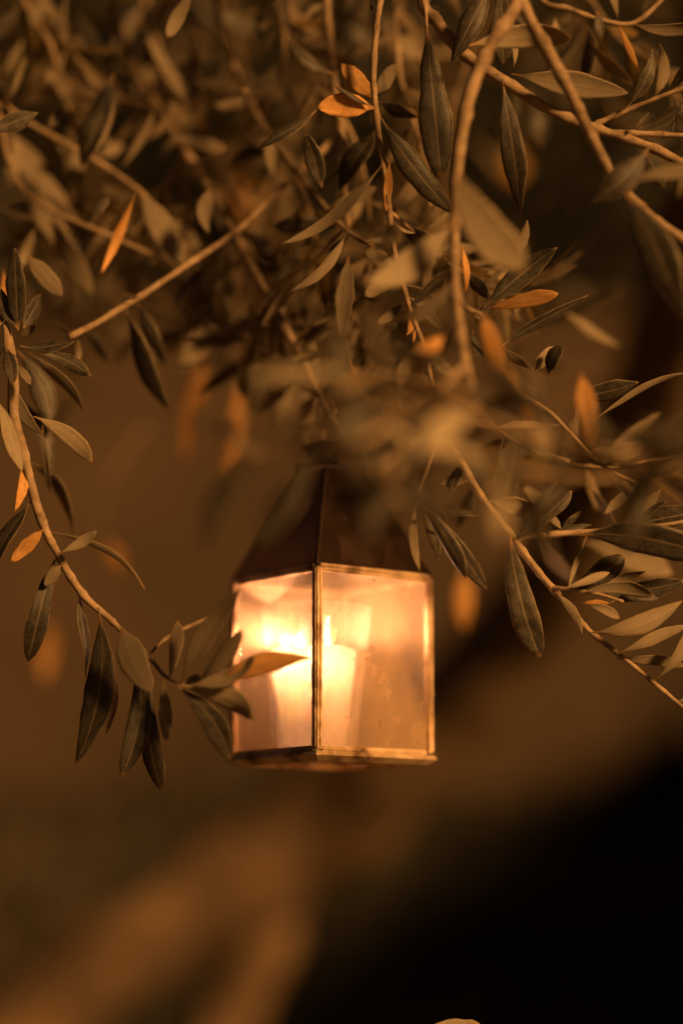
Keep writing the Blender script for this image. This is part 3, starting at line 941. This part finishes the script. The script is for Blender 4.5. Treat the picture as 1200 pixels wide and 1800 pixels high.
leaf(b10, 905, 560, 910, 500, 18, 'l', 1.56, **A)

b10b = branch([(905, 690, 1.48), (960, 720, 1.48), (1010, 770, 1.48), (1060, 820, 1.49), (1120, 850, 1.5)], 8, 6)
A = dict(r=random.Random(18))
leaf(b10b, 1040, 740, 1230, 652, 16, 'l', 1.5, roll=35, bow=-.04, **A)
leaf(b10b, 1010, 700, 1122, 672, 40, 'u', 1.5, roll=20, bow=.03, **A)
leaf(b10b, 1020, 655, 1040, 785, 40, 'o', 1.36, shape='oval', roll=0, **A)
leaf(b10b, 1010, 760, 1018, 700, 10, 'l', 1.5, **A)
leaf(b10b, 1040, 790, 1150, 770, 36, 'l', 1.47, bow=.12, **A)
leaf(b10b, 1060, 820, 1120, 890, 20, 'l', 1.5, **A)
leaf(b10b, 1120, 850, 1060, 905, 22, 'l', 1.52, **A)
leaf(b10b, 1130, 840, 1215, 800, 30, 'u', 1.52, **A)

# ---- sharp hanging twig on the right
b11 = branch([(630, 800, 1.57), (700, 780, 1.53), (770, 770, 1.51), (806, 806, F_), (832, 852, F_), (870, 906, F_), (906, 952, F_), (945, 1005, F_), (985, 1050, F_), (1010, 1080, F_), (1036, 1110, F_), (1080, 1145, F_), (1130, 1185, F_), (1166, 1215, F_), (1240, 1275, F_), (1320, 1320, 1.49), (1400, 1390, 1.48)], 15, 7, sub=6)
b11b = branch([(908, 948, F_), (935, 942, F_), (975, 939, F_), (1030, 935, F_), (1100, 930, F_), (1150, 925, F_), (1235, 912, F_), (1330, 900, 1.51), (1420, 920, 1.51)], 13, 5)
b11c = branch([(968, 1033, F_), (1000, 1036, 1.49), (1050, 1044, 1.485), (1095, 1058, 1.48)], 8, 5)
A = dict(r=random.Random(20))
leaf(b11, 896, 940, 948, 1157, 58, 'u', 1.49, roll=-6, bow=.05, shape='broad', curl=.1, twist=0, droop=.03, **A)
leaf(b11, 858, 880, 950, 908, 40, 'l', 1.52, roll=15, bow=-.04, **A)
leaf(b11, 975, 1040, 1022, 1117, 20, 'l', 1.47, roll=10, bow=-.08, shape='thin', **A)
leaf(b11, 1036, 1112, 1198, 1056, 40, 'l', 1.48, roll=5, bow=.06, **A)
leaf(b11, 1082, 1150, 1215, 1098, 26, 'l', 1.49, roll=25, bow=-.05, **A)
leaf(b11, 1080, 1158, 1203, 1170, 24, 'l', 1.51, roll=20, bow=-.06, **A)
leaf(b11, 1146, 1197, 1222, 1060, 26, 'l', 1.49, roll=20, bow=.06, **A)
leaf(b11, 1188, 1232, 1225, 1225, 14, 'l', 1.5, **A)
leaf(b11, 768, 852, 832, 838, 26, 'l', 1.52, roll=15, **A)
leaf(b11, 812, 812, 790, 870, 24, 'u', 1.53, **A)
leaf(b11, 835, 850, 800, 930, 30, 'u', 1.64, **A)
leaf(b11, 860, 780, 910, 870, 26, 'l', 1.62, **A)
leaf(b11, 905, 850, 960, 900, 26, 'l', 1.6, **A)
leaf(b11b, 915, 940, 1004, 862, 30, 'u', 1.49, roll=-20, bow=.04, **A)
leaf(b11b, 925, 936, 978, 848, 22, 'u', 1.5, roll=25, **A)
leaf(b11b, 955, 905, 985, 930, 14, 'l', 1.5, bow=-.1, **A)
leaf(b11b, 960, 938, 1040, 922, 14, 'u', 1.51, **A)
leaf(b11b, 985, 935, 1020, 900, 22, 'u', 1.54, **A)
leaf(b11b, 1015, 940, 1240, 975, 72, 'u', 1.48, roll=10, bow=-.06, shape='broad', curl=.2, **A)
leaf(b11b, 1080, 925, 1240, 900, 50, 'u', 1.52, roll=-20, **A)
leaf(b11b, 1030, 942, 998, 1036, 11, 'l', 1.49, shape='thin', **A)
leaf(b11b, 1110, 925, 1160, 860, 24, 'l', 1.53, **A)
leaf(b11b, 1105, 925, 1170, 880, 18, 'u', 1.5, **A)
leaf(b11b, 1090, 930, 1040, 860, 22, 'l', 1.55, **A)
leaf(b11b, 950, 945, 1014, 1026, 36, 'l', 1.66, **A)
leaf(b11b, 1020, 950, 1180, 1010, 56, 'l', 1.68, **A)
leaf(b11c, 996, 1040, 1098, 978, 50, 'u', 1.49, roll=-10, bow=.04, shape='broad', **A)
leaf(b11c, 985, 1036, 1070, 1006, 18, 'l', 1.475, roll=15, **A)
leaf(b11c, 1035, 1042, 1203, 1020, 36, 'u', 1.5, roll=-10, bow=.05, **A)
leaf(b11c, 1040, 1044, 1134, 1004, 20, 'l', 1.49, roll=20, **A)
leaf(b11c, 1020, 1042, 1150, 1047, 30, 'l', 1.485, roll=20, bow=-.06, shape='broad', **A)
leaf(b11c, 1070, 1060, 1156, 1052, 24, 'u', 1.49, roll=0, bow=-.1, shape='broad', **A)
leaf(b11c, 1030, 1062, 1088, 1087, 20, 'l', 1.48, roll=10, bow=-.06, shape='broad', **A)
leaf(b11c, 1020, 1060, 1070, 1060, 14, 'o', 1.49, **A)

# ---- small drooping cluster above the lantern's shoulder
b12 = branch([(770, 770, 1.51), (752, 820, 1.49), (738, 860, 1.475), (732, 884, 1.47)], 7, 5)
A = dict(r=random.Random(21))
leaf(b12, 732, 880, 738, 1004, 18, 'l', 1.465, roll=10, bow=.06, **A)
leaf(b12, 734, 884, 784, 934, 28, 'l', 1.47, roll=25, bow=-.12, **A)
leaf(b12, 736, 886, 818, 1016, 34, 'u', 1.45, roll=10, bow=-.04, **A)
leaf(b12, 745, 890, 854, 1036, 34, 'u', 1.47, roll=15, bow=-.04, **A)
leaf(b12, 775, 895, 842, 905, 26, 'u', 1.54, **A)
leaf(b12, 738, 870, 770, 985, 24, 'u', 1.5, **A)

# ---- blurred twigs on the upper left
b13 = branch([(20, -330, 1.72), (-40, 0, 1.7), (-5, 160, 1.69), (45, 212, 1.68), (150, 272, 1.68), (240, 332, 1.68), (300, 400, 1.69), (340, 460, 1.69)], 12, 8)
A = dict(r=random.Random(22))
leaf(b13, -20, 232, 67, 198, 36, 'u', 1.53, roll=0, **A)
leaf(b13, 86, 225, 110, 183, 28, 'l', 1.62, shape='oval', **A)
leaf(b13, 10, 225, 96, 344, 54, 'l', 1.76, **A)
leaf(b13, 30, 235, 15, 330, 30, 'l', 1.72, **A)
leaf(b13, 238, 340, 178, 482, 20, 'o', 1.58, roll=10, shape='thin', **A)
leaf(b13, 242, 332, 328, 470, 50, 'l', 1.66, roll=0, **A)
leaf(b13, 280, 380, 356, 440, 34, 'l', 1.72, **A)
leaf(b13, 170, 275, 218, 255, 30, 'l', 1.75, **A)
leaf(b13, 100, 250, 150, 300, 30, 'l', 1.74, **A)
leaf(b13, -10, 110, 20, 200, 30, 'u', 1.68, **A)
leaf(b13, -5, 140, 40, 70, 26, 'l', 1.75, **A)
leaf(b13, 10, 180, 45, 100, 20, 'l', 1.66, **A)
leaf(b13, 60, 60, 84, -20, 40, 'l', 1.74, **A)
leaf(b13, -20, 80, 30, 10, 30, 'u', 1.74, **A)
leaf(b13, 120, -20, 108, 140, 18, 'l', 1.72, roll=30, **A)
leaf(b13, 140, 20, 170, 130, 44, 'u', 1.85, **A)
b13b = branch([(-5, 160, 1.69), (10, 260, 1.68), (40, 330, 1.68), (90, 370, 1.67), (160, 400, 1.66), (250, 440, 1.66), (315, 476, 1.66)], 10, 7)
leaf(b13b, 40, 320, 130, 450, 50, 'l', 1.7, **A)
leaf(b13b, 90, 370, 165, 520, 48, 'l', 1.68, **A)
leaf(b13b, 48, 450, 110, 520, 38, 'l', 1.55, roll=0, shape='oval', **A)
leaf(b13b, 62, 400, 36, 470, 22, 'l', 1.64, **A)
leaf(b13b, 80, 370, 10, 360, 30, 'u', 1.7, **A)
leaf(b13b, 150, 400, 190, 348, 24, 'u', 1.6, **A)
leaf(b13b, 160, 395, 130, 370, 24, 'l', 1.64, **A)
leaf(b13b, 130, 390, 60, 300, 36, 'l', 1.74, **A)
leaf(b13b, 100, 380, 170, 540, 40, 'u', 1.75, **A)
leaf(b13b, 5, 470, 16, 560, 22, 'o', 1.56, **A)

# ---- a leaf just entering at the bottom edge
b14 = branch([(980, 2050, 1.5), (900, 1960, 1.5), (860, 1900, 1.5), (845, 1850, 1.5)], 9, 6)
leaf(b14, 868, 1902, 742, 1812, 70, 'l', 1.5, roll=0, bow=.22, shape='oval', r=random.Random(2))


# ---- foliage close to the camera, far out of focus, across the lantern's top
def spray(parent, pts, n, L, W, tones, rr, spread=(35, 75), dz=0.06):
    """leaves in opposite pairs along a twig; pts as for branch()"""
    P = catmull([at(*p) for p in pts], 8)
    for i in range(n):
        k = int((i + 0.7) / n * (len(P) - 2))
        p = P[k]
        tdir = (P[min(k + 1, len(P) - 1)] - P[k]).normalized()
        for s in (-1, 1):
            if rr.random() < 0.12: continue
            side = tdir.cross(FWD).normalized() * s
            side = Matrix.Rotation(rr.uniform(-0.9, 0.9) + (math.pi / 2 if i % 2 else 0) * 0.6, 3, tdir) @ side
            a = R(rr.uniform(*spread))
            ax = (tdir * math.cos(a) + side * math.sin(a) + Vector((0, 0, -0.25))).normalized()
            ln = L * rr.uniform(0.75, 1.25)
            leaf3(parent, p, p + ax * ln, W * rr.uniform(0.8, 1.2), rr.choice(tones), bow=rr.choice([-.06, 0, .06]), r=rr)


FG = [
    ([(1420, 640, 1.22), (1280, 760, 1.1), (1130, 800, 1.18), (960, 770, 1.16), (800, 720, 1.15), (660, 700, 1.14)], 10),
    ([(1420, 640, 1.22), (1230, 800, 1.24), (1080, 840, 1.23), (940, 830, 1.22), (840, 800, 1.1)], 6),
    ([(840, 720, 1.3), (800, 690, 1.2), (740, 700, 1.24), (640, 770, 1.1), (520, 790, 1.18), (440, 800, 1.17)], 7),
    ([(840, 720, 1.3), (760, 690, 1.22), (680, 660, 1.24), (610, 680, 1.1), (560, 740, 1.18), (545, 800, 1.17)], 5),
    ([(818, 640, 1.34), (780, 680, 1.25), (720, 760, 1.25), (690, 830, 1.1), (680, 890, 1.18)], 5),
]
for k, (pts, n) in enumerate(FG):
    rr = random.Random(40 + k)
    bb = branch(pts, 16, 7)
    spray(bb, pts, n, 0.06, 0.013, ['u', 'u', 'u', 'l'], rr)

# ---- twigs farther back, out of focus, that fill the crown
BACK_ITEMS = []
BACK = [
    ([(605, 402, 1.58), (570, 440, 1.6), (520, 500, 1.62), (460, 560, 1.64), (420, 640, 1.66)], 6),
    ([(500, 272, 1.63), (540, 360, 1.66), (560, 450, 1.66), (600, 540, 1.64), (660, 600, 1.62), (740, 660, 1.6)], 7),
    ([(684, 372, 1.495), (740, 420, 1.56), (800, 470, 1.58), (860, 500, 1.58), (940, 500, 1.6)], 5),
    ([(330, 272, 1.665), (280, 330, 1.7), (200, 380, 1.72), (110, 400, 1.74), (30, 440, 1.75)], 6),
    ([(432, 160, 1.66), (360, 180, 1.72), (280, 190, 1.75), (190, 180, 1.78), (90, 130, 1.8)], 6),
    ([(20, -330, 1.72), (30, -40, 1.74), (90, 80, 1.75), (130, 210, 1.76), (200, 330, 1.77), (230, 430, 1.78), (270, 560, 1.8)], 7),
    ([(300, -320, 1.72), (290, -60, 1.78), (340, 60, 1.78), (350, 190, 1.78), (300, 320, 1.78), (240, 420, 1.8)], 6),
    ([(300, -320, 1.72), (440, -60, 1.74), (500, 60, 1.72), (470, 190, 1.72), (390, 300, 1.72), (330, 420, 1.74)], 6),
    ([(600, -300, 1.62), (510, -40, 1.7), (540, 110, 1.68), (620, 240, 1.66), (650, 380, 1.64), (640, 520, 1.62), (560, 640, 1.62)], 7),
    ([(920, -330, 1.62), (720, -40, 1.68), (700, 110, 1.66), (740, 260, 1.64), (760, 400, 1.62), (740, 540, 1.6), (690, 650, 1.6)], 7),
    ([(920, -330, 1.62), (1010, -60, 1.7), (1080, 60, 1.68), (1170, 130, 1.66), (1230, 260, 1.66)], 4),
    ([(630, 800, 1.57), (560, 700, 1.66), (470, 640, 1.68), (400, 590, 1.7), (350, 560, 1.72), (310, 600, 1.74)], 5),
    ([(840, 720, 1.3), (880, 760, 1.5), (960, 800, 1.58), (1060, 820, 1.6), (1180, 800, 1.62), (1260, 780, 1.62)], 6),
    ([(20, -330, 1.72), (60, -60, 2.0), (110, 100, 2.1), (150, 260, 2.15), (180, 420, 2.2), (200, 560, 2.2)], 6),
    ([(300, -320, 1.72), (380, -60, 2.1), (420, 120, 2.2), (440, 280, 2.25), (430, 420, 2.3), (410, 640, 2.3)], 6),
    ([(600, -300, 1.62), (560, 0, 2.0), (520, 180, 2.1), (500, 330, 2.15), (480, 520, 2.2)], 5),
    ([(920, -330, 1.62), (760, -40, 2.0), (740, 160, 2.1), (700, 320, 2.15), (640, 480, 2.2), (600, 640, 2.2)], 6),
    ([(920, -330, 1.62), (1000, 0, 2.0), (1060, 160, 2.1), (1180, 300, 2.2)], 3),
    ([(600, -300, 1.62), (640, -40, 1.8), (560, 160, 1.85), (470, 330, 1.85), (420, 480, 1.85), (380, 600, 1.85)], 6),
    ([(300, -320, 1.72), (250, -60, 1.9), (300, 150, 1.9), (420, 330, 1.9), (540, 470, 1.88), (600, 600, 1.85), (640, 700, 1.85)], 7),
    ([(20, -330, 1.72), (-60, 40, 1.9), (20, 250, 1.9), (90, 420, 1.9), (130, 560, 1.9), (150, 680, 1.92)], 6),
    ([(920, -330, 1.62), (860, 0, 1.9), (800, 200, 1.9), (780, 400, 1.88), (850, 560, 1.85), (960, 700, 1.8)], 6),
]
for k, (pts, n) in enumerate(BACK):
    rr = random.Random(60 + k)
    bb = branch(pts, 9, 4)
    P = catmull([at(*p) for p in pts], 10)
    for i in range(n * 5):
        k2 = int((i + .5) / (n * 5) * (len(P) - 2)) + 1
        if k2 < 8: continue
        tdir = (P[k2] - P[k2 - 1]).normalized()
        side = Matrix.Rotation(rr.uniform(0, 6.28), 3, tdir) @ tdir.orthogonal().normalized()
        ax = (tdir * rr.uniform(.2, .9) + side * .8 + Vector((0, 0, -.2))).normalized()
        BACK_ITEMS.append((P[k2], ax, ax.cross(rvec(rr)).normalized(), rr.uniform(.038, .07), rr.uniform(.009, .014)))
# leaves far back, the orange light on them painted into their colour
bo = branch([(420, 560, 1.95), (380, 600, 2.0), (300, 700, 2.32), (200, 830, 2.35), (170, 960, 2.4)], 7, 4)
A = dict(r=random.Random(70))
leaf(bo, 358, 600, 322, 815, 38, 'o', 2.0, **A)
leaf(bo, 432, 650, 396, 835, 34, 'o', 2.0, **A)
leaf(bo, 190, 950, 215, 1012, 34, 'o', 2.2, **A)
leaf(bo, 90, 1080, 80, 1200, 32, 'o', 2.3, **A)
leaf(bo, 435, 290, 430, 400, 60, 'o', 2.3, **A)
leaf(bo, 815, 990, 815, 1110, 40, 'o', 2.0, **A)
leaf(bo, 900, 250, 905, 330, 60, 'o', 2.3, **A)

# a thin twig whose narrow leaves hang down behind the lantern's branch
bh = branch([(430, 445, 1.64), (400, 500, 1.85), (420, 560, 1.95), (470, 610, 2.0), (540, 650, 2.0)], 8, 4)
A = dict(r=random.Random(71))
for (x0, y0, x1, y1, w, tn) in ((396, 520, 320, 650, 34, 'l'), (404, 540, 372, 680, 30, 'u'), (420, 560, 400, 700, 28, 'l'), (440, 580, 455, 730, 30, 'u'), (470, 612, 430, 740, 26, 'l'),
                                (490, 622, 500, 750, 30, 'l'), (520, 640, 480, 770, 26, 'u'), (540, 650, 548, 790, 30, 'l'), (410, 540, 300, 590, 28, 'u'), (480, 615, 570, 640, 24, 'l')):
    leaf(bh, x0, y0, x1, y1, w, tn, 1.95, **A)

# ---- the rest of the crown behind, one mass
items = BACK_ITEMS
rr = random.Random(99)
for _ in range(420):
    x = rr.uniform(-150, 1350); y = rr.uniform(-350, 560) - 60 * math.cos(x / 200.0); d = rr.uniform(2.3, 3.4)
    if noise.noise(Vector((x / 170.0, y / 170.0, 3.0))) < -0.02: continue
    ax = (rvec(rr) + Vector((0, 0, -0.5))).normalized()
    nm = ax.cross(rvec(rr)).normalized()
    items.append((at(x, y, d), ax, nm, rr.uniform(0.05, 0.075), 0.016))
# unseen limb and leaves added beside the view, towards the sun, to dapple the light
lb = tube('limb', [at(1200, -330, 2.0), Vector((0.75, 1.7, 2.45)), Vector((0.8, 1.2, 2.4)), Vector((0.72, 0.7, 2.3))], 0.02, 0.006, MAT['bark'], tree, sides=10, nodes=False)
for _ in range(620):
    p = Vector((rr.uniform(0.42, 1.05), rr.uniform(0.35, 1.6), 0)); p.z = rr.uniform(1.75, 2.6)
    if noise.noise(p * 5.5) < 0.02: continue
    ax = (rvec(rr) + Vector((0, 0, -0.5))).normalized()
    items.append((p, ax, ax.cross(rvec(rr)).normalized(), rr.uniform(0.05, 0.075), 0.016))
for _ in range(420):  # second added patch out of view, shades the upper left twigs
    p = Vector((rr.uniform(0.3, 0.7), rr.uniform(0.25, 0.85), rr.uniform(2.12, 2.7)))
    if noise.noise(p * 7.0) < -0.1: continue
    ax = (rvec(rr) + Vector((0, 0, -0.5))).normalized()
    items.append((p, ax, ax.cross(rvec(rr)).normalized(), rr.uniform(0.05, 0.075), 0.016))
leaf_cloud('crown', items, MAT['far_olive'], tree)  # back leaves together with the unseen ones added for shade

# ================================================================== THE LANTERN
S = 0.1083                          # side of the glass body
YAW = R(37.7)
HB = 0.139                          # height of the body
foot_front = at(556, 1338, FOCUS)
ex = Vector((math.cos(YAW), math.sin(YAW), 0))      # along the right face, away from the near corner
ey = Vector((-math.sin(YAW), math.cos(YAW), 0))     # along the left face, away from the near corner
centre = foot_front + (ex + ey) * (S / 2)
lan = empty('glass_lantern', centre, YAW)
tag(lan, 'small four-sided glass lantern with aged brass edges hanging lit in the olive tree', 'lantern')
h = S / 2


def add_box(bm, c, sx, sy, sz):
    return box_into(bm, c[0] - sx / 2, c[0] + sx / 2, c[1] - sy / 2, c[1] + sy / 2, c[2] - sz / 2, c[2] + sz / 2)


CW, CT, PB, PT = 0.0042, 0.0046, 0.009, HB       # came width, thickness, pane bottom, body top


def rounded(bm, off=0.0011, seg=2):
    bmesh.ops.bevel(bm, geom=bm.edges[:], offset=off, segments=seg, affect='EDGES')


for k in range(4):
    rot = Matrix.Rotation(k * math.pi / 2, 4, 'Z')
    # a face whose outward normal is -Y in local axes
    yq = -h
    bm = bmesh.new(); box_into(bm, -h + 0.004, h - 0.004, yq + 0.0021, yq + 0.0033, PB + 0.001, PT - 0.001)
    bm.transform(rot)
    from_bm('pane', bm, [MAT['pane']], lan)
    # brass cames round the pane: two uprights with a rib, top and bottom rails
    for s in (-1, 1):
        bm = bmesh.new()
        add_box(bm, (s * (h - 0.0027), yq + 0.0027, (PB + PT) / 2), CW, CT, PT - PB)
        for rx in (h - 0.0014, h - 0.0040):
            cyl = bmesh.ops.create_cone(bm, cap_ends=True, segments=10, radius1=0.0011, radius2=0.0011, depth=PT - PB - 0.0024,
                                        matrix=Matrix.Translation((s * rx, yq + 0.0002, (PB + PT) / 2)))
        bmesh.ops.subdivide_edges(bm, edges=[e for e in bm.edges if abs(e.verts[0].co.z - e.verts[1].co.z) > 0.05], cuts=26)
        for v in bm.verts:
            q = v.co * 210
            v.co += Vector((noise.noise(q), noise.noise(q + Vector((5, 0, 0))), 0)) * 0.00035
        bm.transform(rot)
        from_bm('upright_came', bm, [MAT['brass']], lan, smooth=False)
    for z, nm in ((PB + 0.0006, 'bottom_rail'), (PT - 0.0012, 'top_rail')):
        bm = bmesh.new()
        add_box(bm, (0, yq + 0.0027, z), S - 0.0120, 0.0042, 0.0036)
        rounded(bm, 0.0009)
        bm.transform(rot)
        from_bm(nm, bm, [MAT['brass']], lan)
    # dark soldered seam at the corner
    bm = bmesh.new()
    add_box(bm, (-h + 0.0006, -h + 0.0006, (PB + PT) / 2), 0.0012, 0.0012, PT - PB - 0.001)
    bm.transform(rot)
    from_bm('corner_seam', bm, [MAT['seam']], lan)
    # sloping base moulding, one piece per side, mitred
    bm = bmesh.new()
    o0, o1 = h + 0.0012, h - 0.006
    zs = (0.0076, 0.0046, 0.0006)
    prof = ((h + 0.0004, zs[0]), (o0 + 0.0006, zs[1]), (h - 0.0035, zs[2]))
    row = []
    for off, z in prof:
        row.append((bm.verts.new((-off + 0.0003, -off, z)), bm.verts.new((off - 0.0003, -off, z))))
    ins = (bm.verts.new((-(h - 0.008), -(h - 0.008), zs[0])), bm.verts.new(((h - 0.008), -(h - 0.008), zs[0])))
    inb = (bm.verts.new((-(h - 0.008), -(h - 0.008), zs[2])), bm.verts.new(((h - 0.008), -(h - 0.008), zs[2])))
    loop = [ins, row[0], row[1], row[2], inb]
    for a, b in zip(loop, loop[1:] + loop[:1]):
        bm.faces.new((a[0], b[0], b[1], a[1]))
    bm.faces.new([q[0] for q in reversed(loop)]); bm.faces.new([q[1] for q in loop])
    bmesh.ops.recalc_face_normals(bm, faces=bm.faces[:])
    bm.transform(rot)
    from_bm('base_moulding', bm, [MAT['brass']], lan)

# floor of the lantern: a glass plate
bm = bmesh.new(); box_into(bm, -h + 0.0082, h - 0.0082, -h + 0.0082, h - 0.0082, 0.0030, 0.0052)
from_bm('floor_pane', bm, [MAT['pane']], lan)

# pyramid roof of four smoked panes with brass hips
RZ0, RZ1, CAPW = HB + 0.0008, HB + 0.083, 0.017
for k in range(4):
    rot = Matrix.Rotation(k * math.pi / 2, 4, 'Z')
    bm = bmesh.new()
    q = [(-h + .0035, -h + .001, RZ0 + .001), (h - .0035, -h + .001, RZ0 + .001), (CAPW - .0015, -CAPW + .0004, RZ1), (-CAPW + .0015, -CAPW + .0004, RZ1)]
    va = [bm.verts.new(p) for p in q]
    vb = [bm.verts.new((p[0], p[1] + 0.0014, p[2] - 0.0004)) for p in q]
    bm.faces.new(va); bm.faces.new(list(reversed(vb)))
    for i in range(4):
        bm.faces.new((va[i], vb[i], vb[(i + 1) % 4], va[(i + 1) % 4]))
    bmesh.ops.recalc_face_normals(bm, faces=bm.faces[:])
    bm.transform(rot)
    from_bm('roof_pane', bm, [MAT['roof_glass']], lan)
    P = [rot @ Vector((-h + .0012, -h + .0012, RZ0 + .0006)), rot @ Vector((-(h + CAPW) / 2, -(h + CAPW) / 2, (RZ0 + RZ1) / 2)), rot @ Vector((-CAPW, -CAPW, RZ1 + .001))]
    tube('roof_hip', P, 0.0015, 0.0013, MAT['seam'], lan, sides=8, sub=12, rough=0.12, nodes=False, nscale=300)
    bm = bmesh.new()
    add_box(bm, (0, -h + 0.0012, RZ0 + 0.0004), S - 0.006, 0.0042, 0.0026)
    rounded(bm, 0.0008)
    bm.transform(rot)
    from_bm('eave_rail', bm, [MAT['brass']], lan)
# cap, finial ring
bm = bmesh.new()
add_box(bm, (0, 0, RZ1 + 0.0035), CAPW * 2 + 0.005, CAPW * 2 + 0.005, 0.0045)
add_box(bm, (0, 0, RZ1 + 0.0115), CAPW * 1.5, CAPW * 1.5, 0.0115)
add_box(bm, (0, 0, RZ1 + 0.0188), CAPW * 1.9, CAPW * 1.9, 0.003)
bmesh.ops.bevel(bm, geom=bm.edges[:], offset=0.0008, segments=1, affect='EDGES')
from_bm('cap', bm, [MAT['seam']], lan)


def ring(name, c, rad, wire, axis, parent, mat, n=28):
    pts = []
    for i in range(n + 1):
        a = 2 * math.pi * i / n
        pts.append(c + Vector((rad * math.cos(a), 0, rad * math.sin(a)) if axis == 'y' else (0, rad * math.cos(a), rad * math.sin(a))))
    return tube(name, pts, wire, wire, mat, parent, sides=8, sub=1, rough=0.03, nodes=False)


ring('hanging_ring', Vector((0, 0, RZ1 + 0.0265)), 0.0075, 0.0012, 'y', lan, MAT['brass'])

# wire hook from the lantern's ring over the branch
apex = centre + Vector((0, 0, RZ1 + 0.034))
bpt = at(575, 722, 1.584)
top = bpt + Vector((0, 0, 0.008))
hook = empty('wire_hook', apex)
tag(hook, 'thin brass wire hook holding the lantern ring to the branch above', 'hook')
hp = [apex + Vector((0.0, 0.004, -0.0045)), apex + Vector((0, 0, -0.006)), apex + Vector((0, -0.003, -0.001)), apex + (top - apex) * 0.5, top + Vector((0.006, 0, -0.012)), top + Vector((0.005, 0, -0.002)), top, top + Vector((-0.007, 0, -0.003)), top + Vector((-0.008, 0, -0.012))]
tube('wire', [p - apex for p in hp], 0.0009, 0.0009, MAT['brass'], hook, sides=6, sub=6, rough=0.02, nodes=False)

# ---- tumbler and candle inside
tz = 0.0056
tx = Vector((-0.0112, -0.0005, 0))
tpos = centre + tx + Vector((0, 0, tz))
HT, RT, RBT = 0.112, 0.0418, 0.0290


def lathe(name, prof, mat, parent, n=56, closed=False, wob=0.0):
    bm = bmesh.new()
    rings = []
    for (r, z) in prof:
        if r < 1e-6:
            rings.append([bm.verts.new((0, 0, z))])
        else:
            rings.append([bm.verts.new((r * math.cos(2 * math.pi * k / n) , r * math.sin(2 * math.pi * k / n), z + wob * noise.noise(Vector((math.cos(2 * math.pi * k / n) * 2, math.sin(2 * math.pi * k / n) * 2, r * 60))))) for k in range(n)])
    for a, b in zip(rings, rings[1:]):
        if len(a) == 1 and len(b) == 1: continue
        for k in range(n):
            k2 = (k + 1) % n
            if len(a) == 1: bm.faces.new((a[0], b[k2], b[k]))
            elif len(b) == 1: bm.faces.new((a[k], a[k2], b[0]))
            else: bm.faces.new((a[k], a[k2], b[k2], b[k]))
    bmesh.ops.recalc_face_normals(bm, faces=bm.faces[:])
    return from_bm(name, bm, [mat], parent, smooth=True)


tum = lathe('glass_tumbler', [(0, 0), (RBT - .002, 0), (RBT, .0015), (RT, HT - .001), (RT - .0008, HT), (RT - .0022, HT - .0008), (RBT - .0012, .0095), (RBT - .006, .0075), (0, .0075)], MAT['tumbler'], None)
tum.location = tpos
tag(tum, 'clear tapered glass tumbler standing inside the lantern around the candle', 'tumbler')

can = empty('pillar_candle', tpos + Vector((-0.0024, -0.0012, 0.0085)))
tag(can, 'cream wax candle burning in the tumbler inside the lantern', 'candle')
HW = 0.0735


def rin(z): return RBT - .0036 + (RT - .0022 - RBT + .0012) * (z - .001) / (HT - .0103)


lathe('wax', [(0, 0), (rin(.0095) - .004, 0), (rin(.0105) - .002, .002), (rin(HW * .5) - .0012, HW * .5), (rin(HW) - .0012, HW - .004), (rin(HW) - .0025, HW - .0008),
              (rin(HW) - .005, HW), (rin(HW) - .0085, HW - .003), (rin(HW) - .0105, HW - .010), (rin(HW) - .0125, HW - .018), (rin(HW) - .017, HW - .0225), (.008, HW - .0235), (0, HW - .0235)], MAT['wax'], can, wob=0.0022)
wx = Vector((-0.011, -0.004, 0))
tube('wick', [wx + Vector((0, 0, HW - .025)), wx + Vector((.0004, 0, HW - .020)), wx + Vector((.0012, 0, HW - .014))], .0008, .0006, MAT['wick'], can, sides=6, sub=4, nodes=False)
fz = HW - .018
fl = lathe('flame', [(0, 0), (.0028, .0014), (.0050, .0060), (.0054, .0105), (.0045, .0160), (.0027, .0215), (.0011, .0255), (0, .0280)], MAT['flame'], can, n=20)
fl.location = wx + Vector((0.0012, 0, fz))
print('LEAFCOUNT', len([o for o in bpy.data.objects if o.name.startswith('leaf')]), 'leaves', N_LEAF[0], 'leaf meshes', len(LEAF_FINAL))
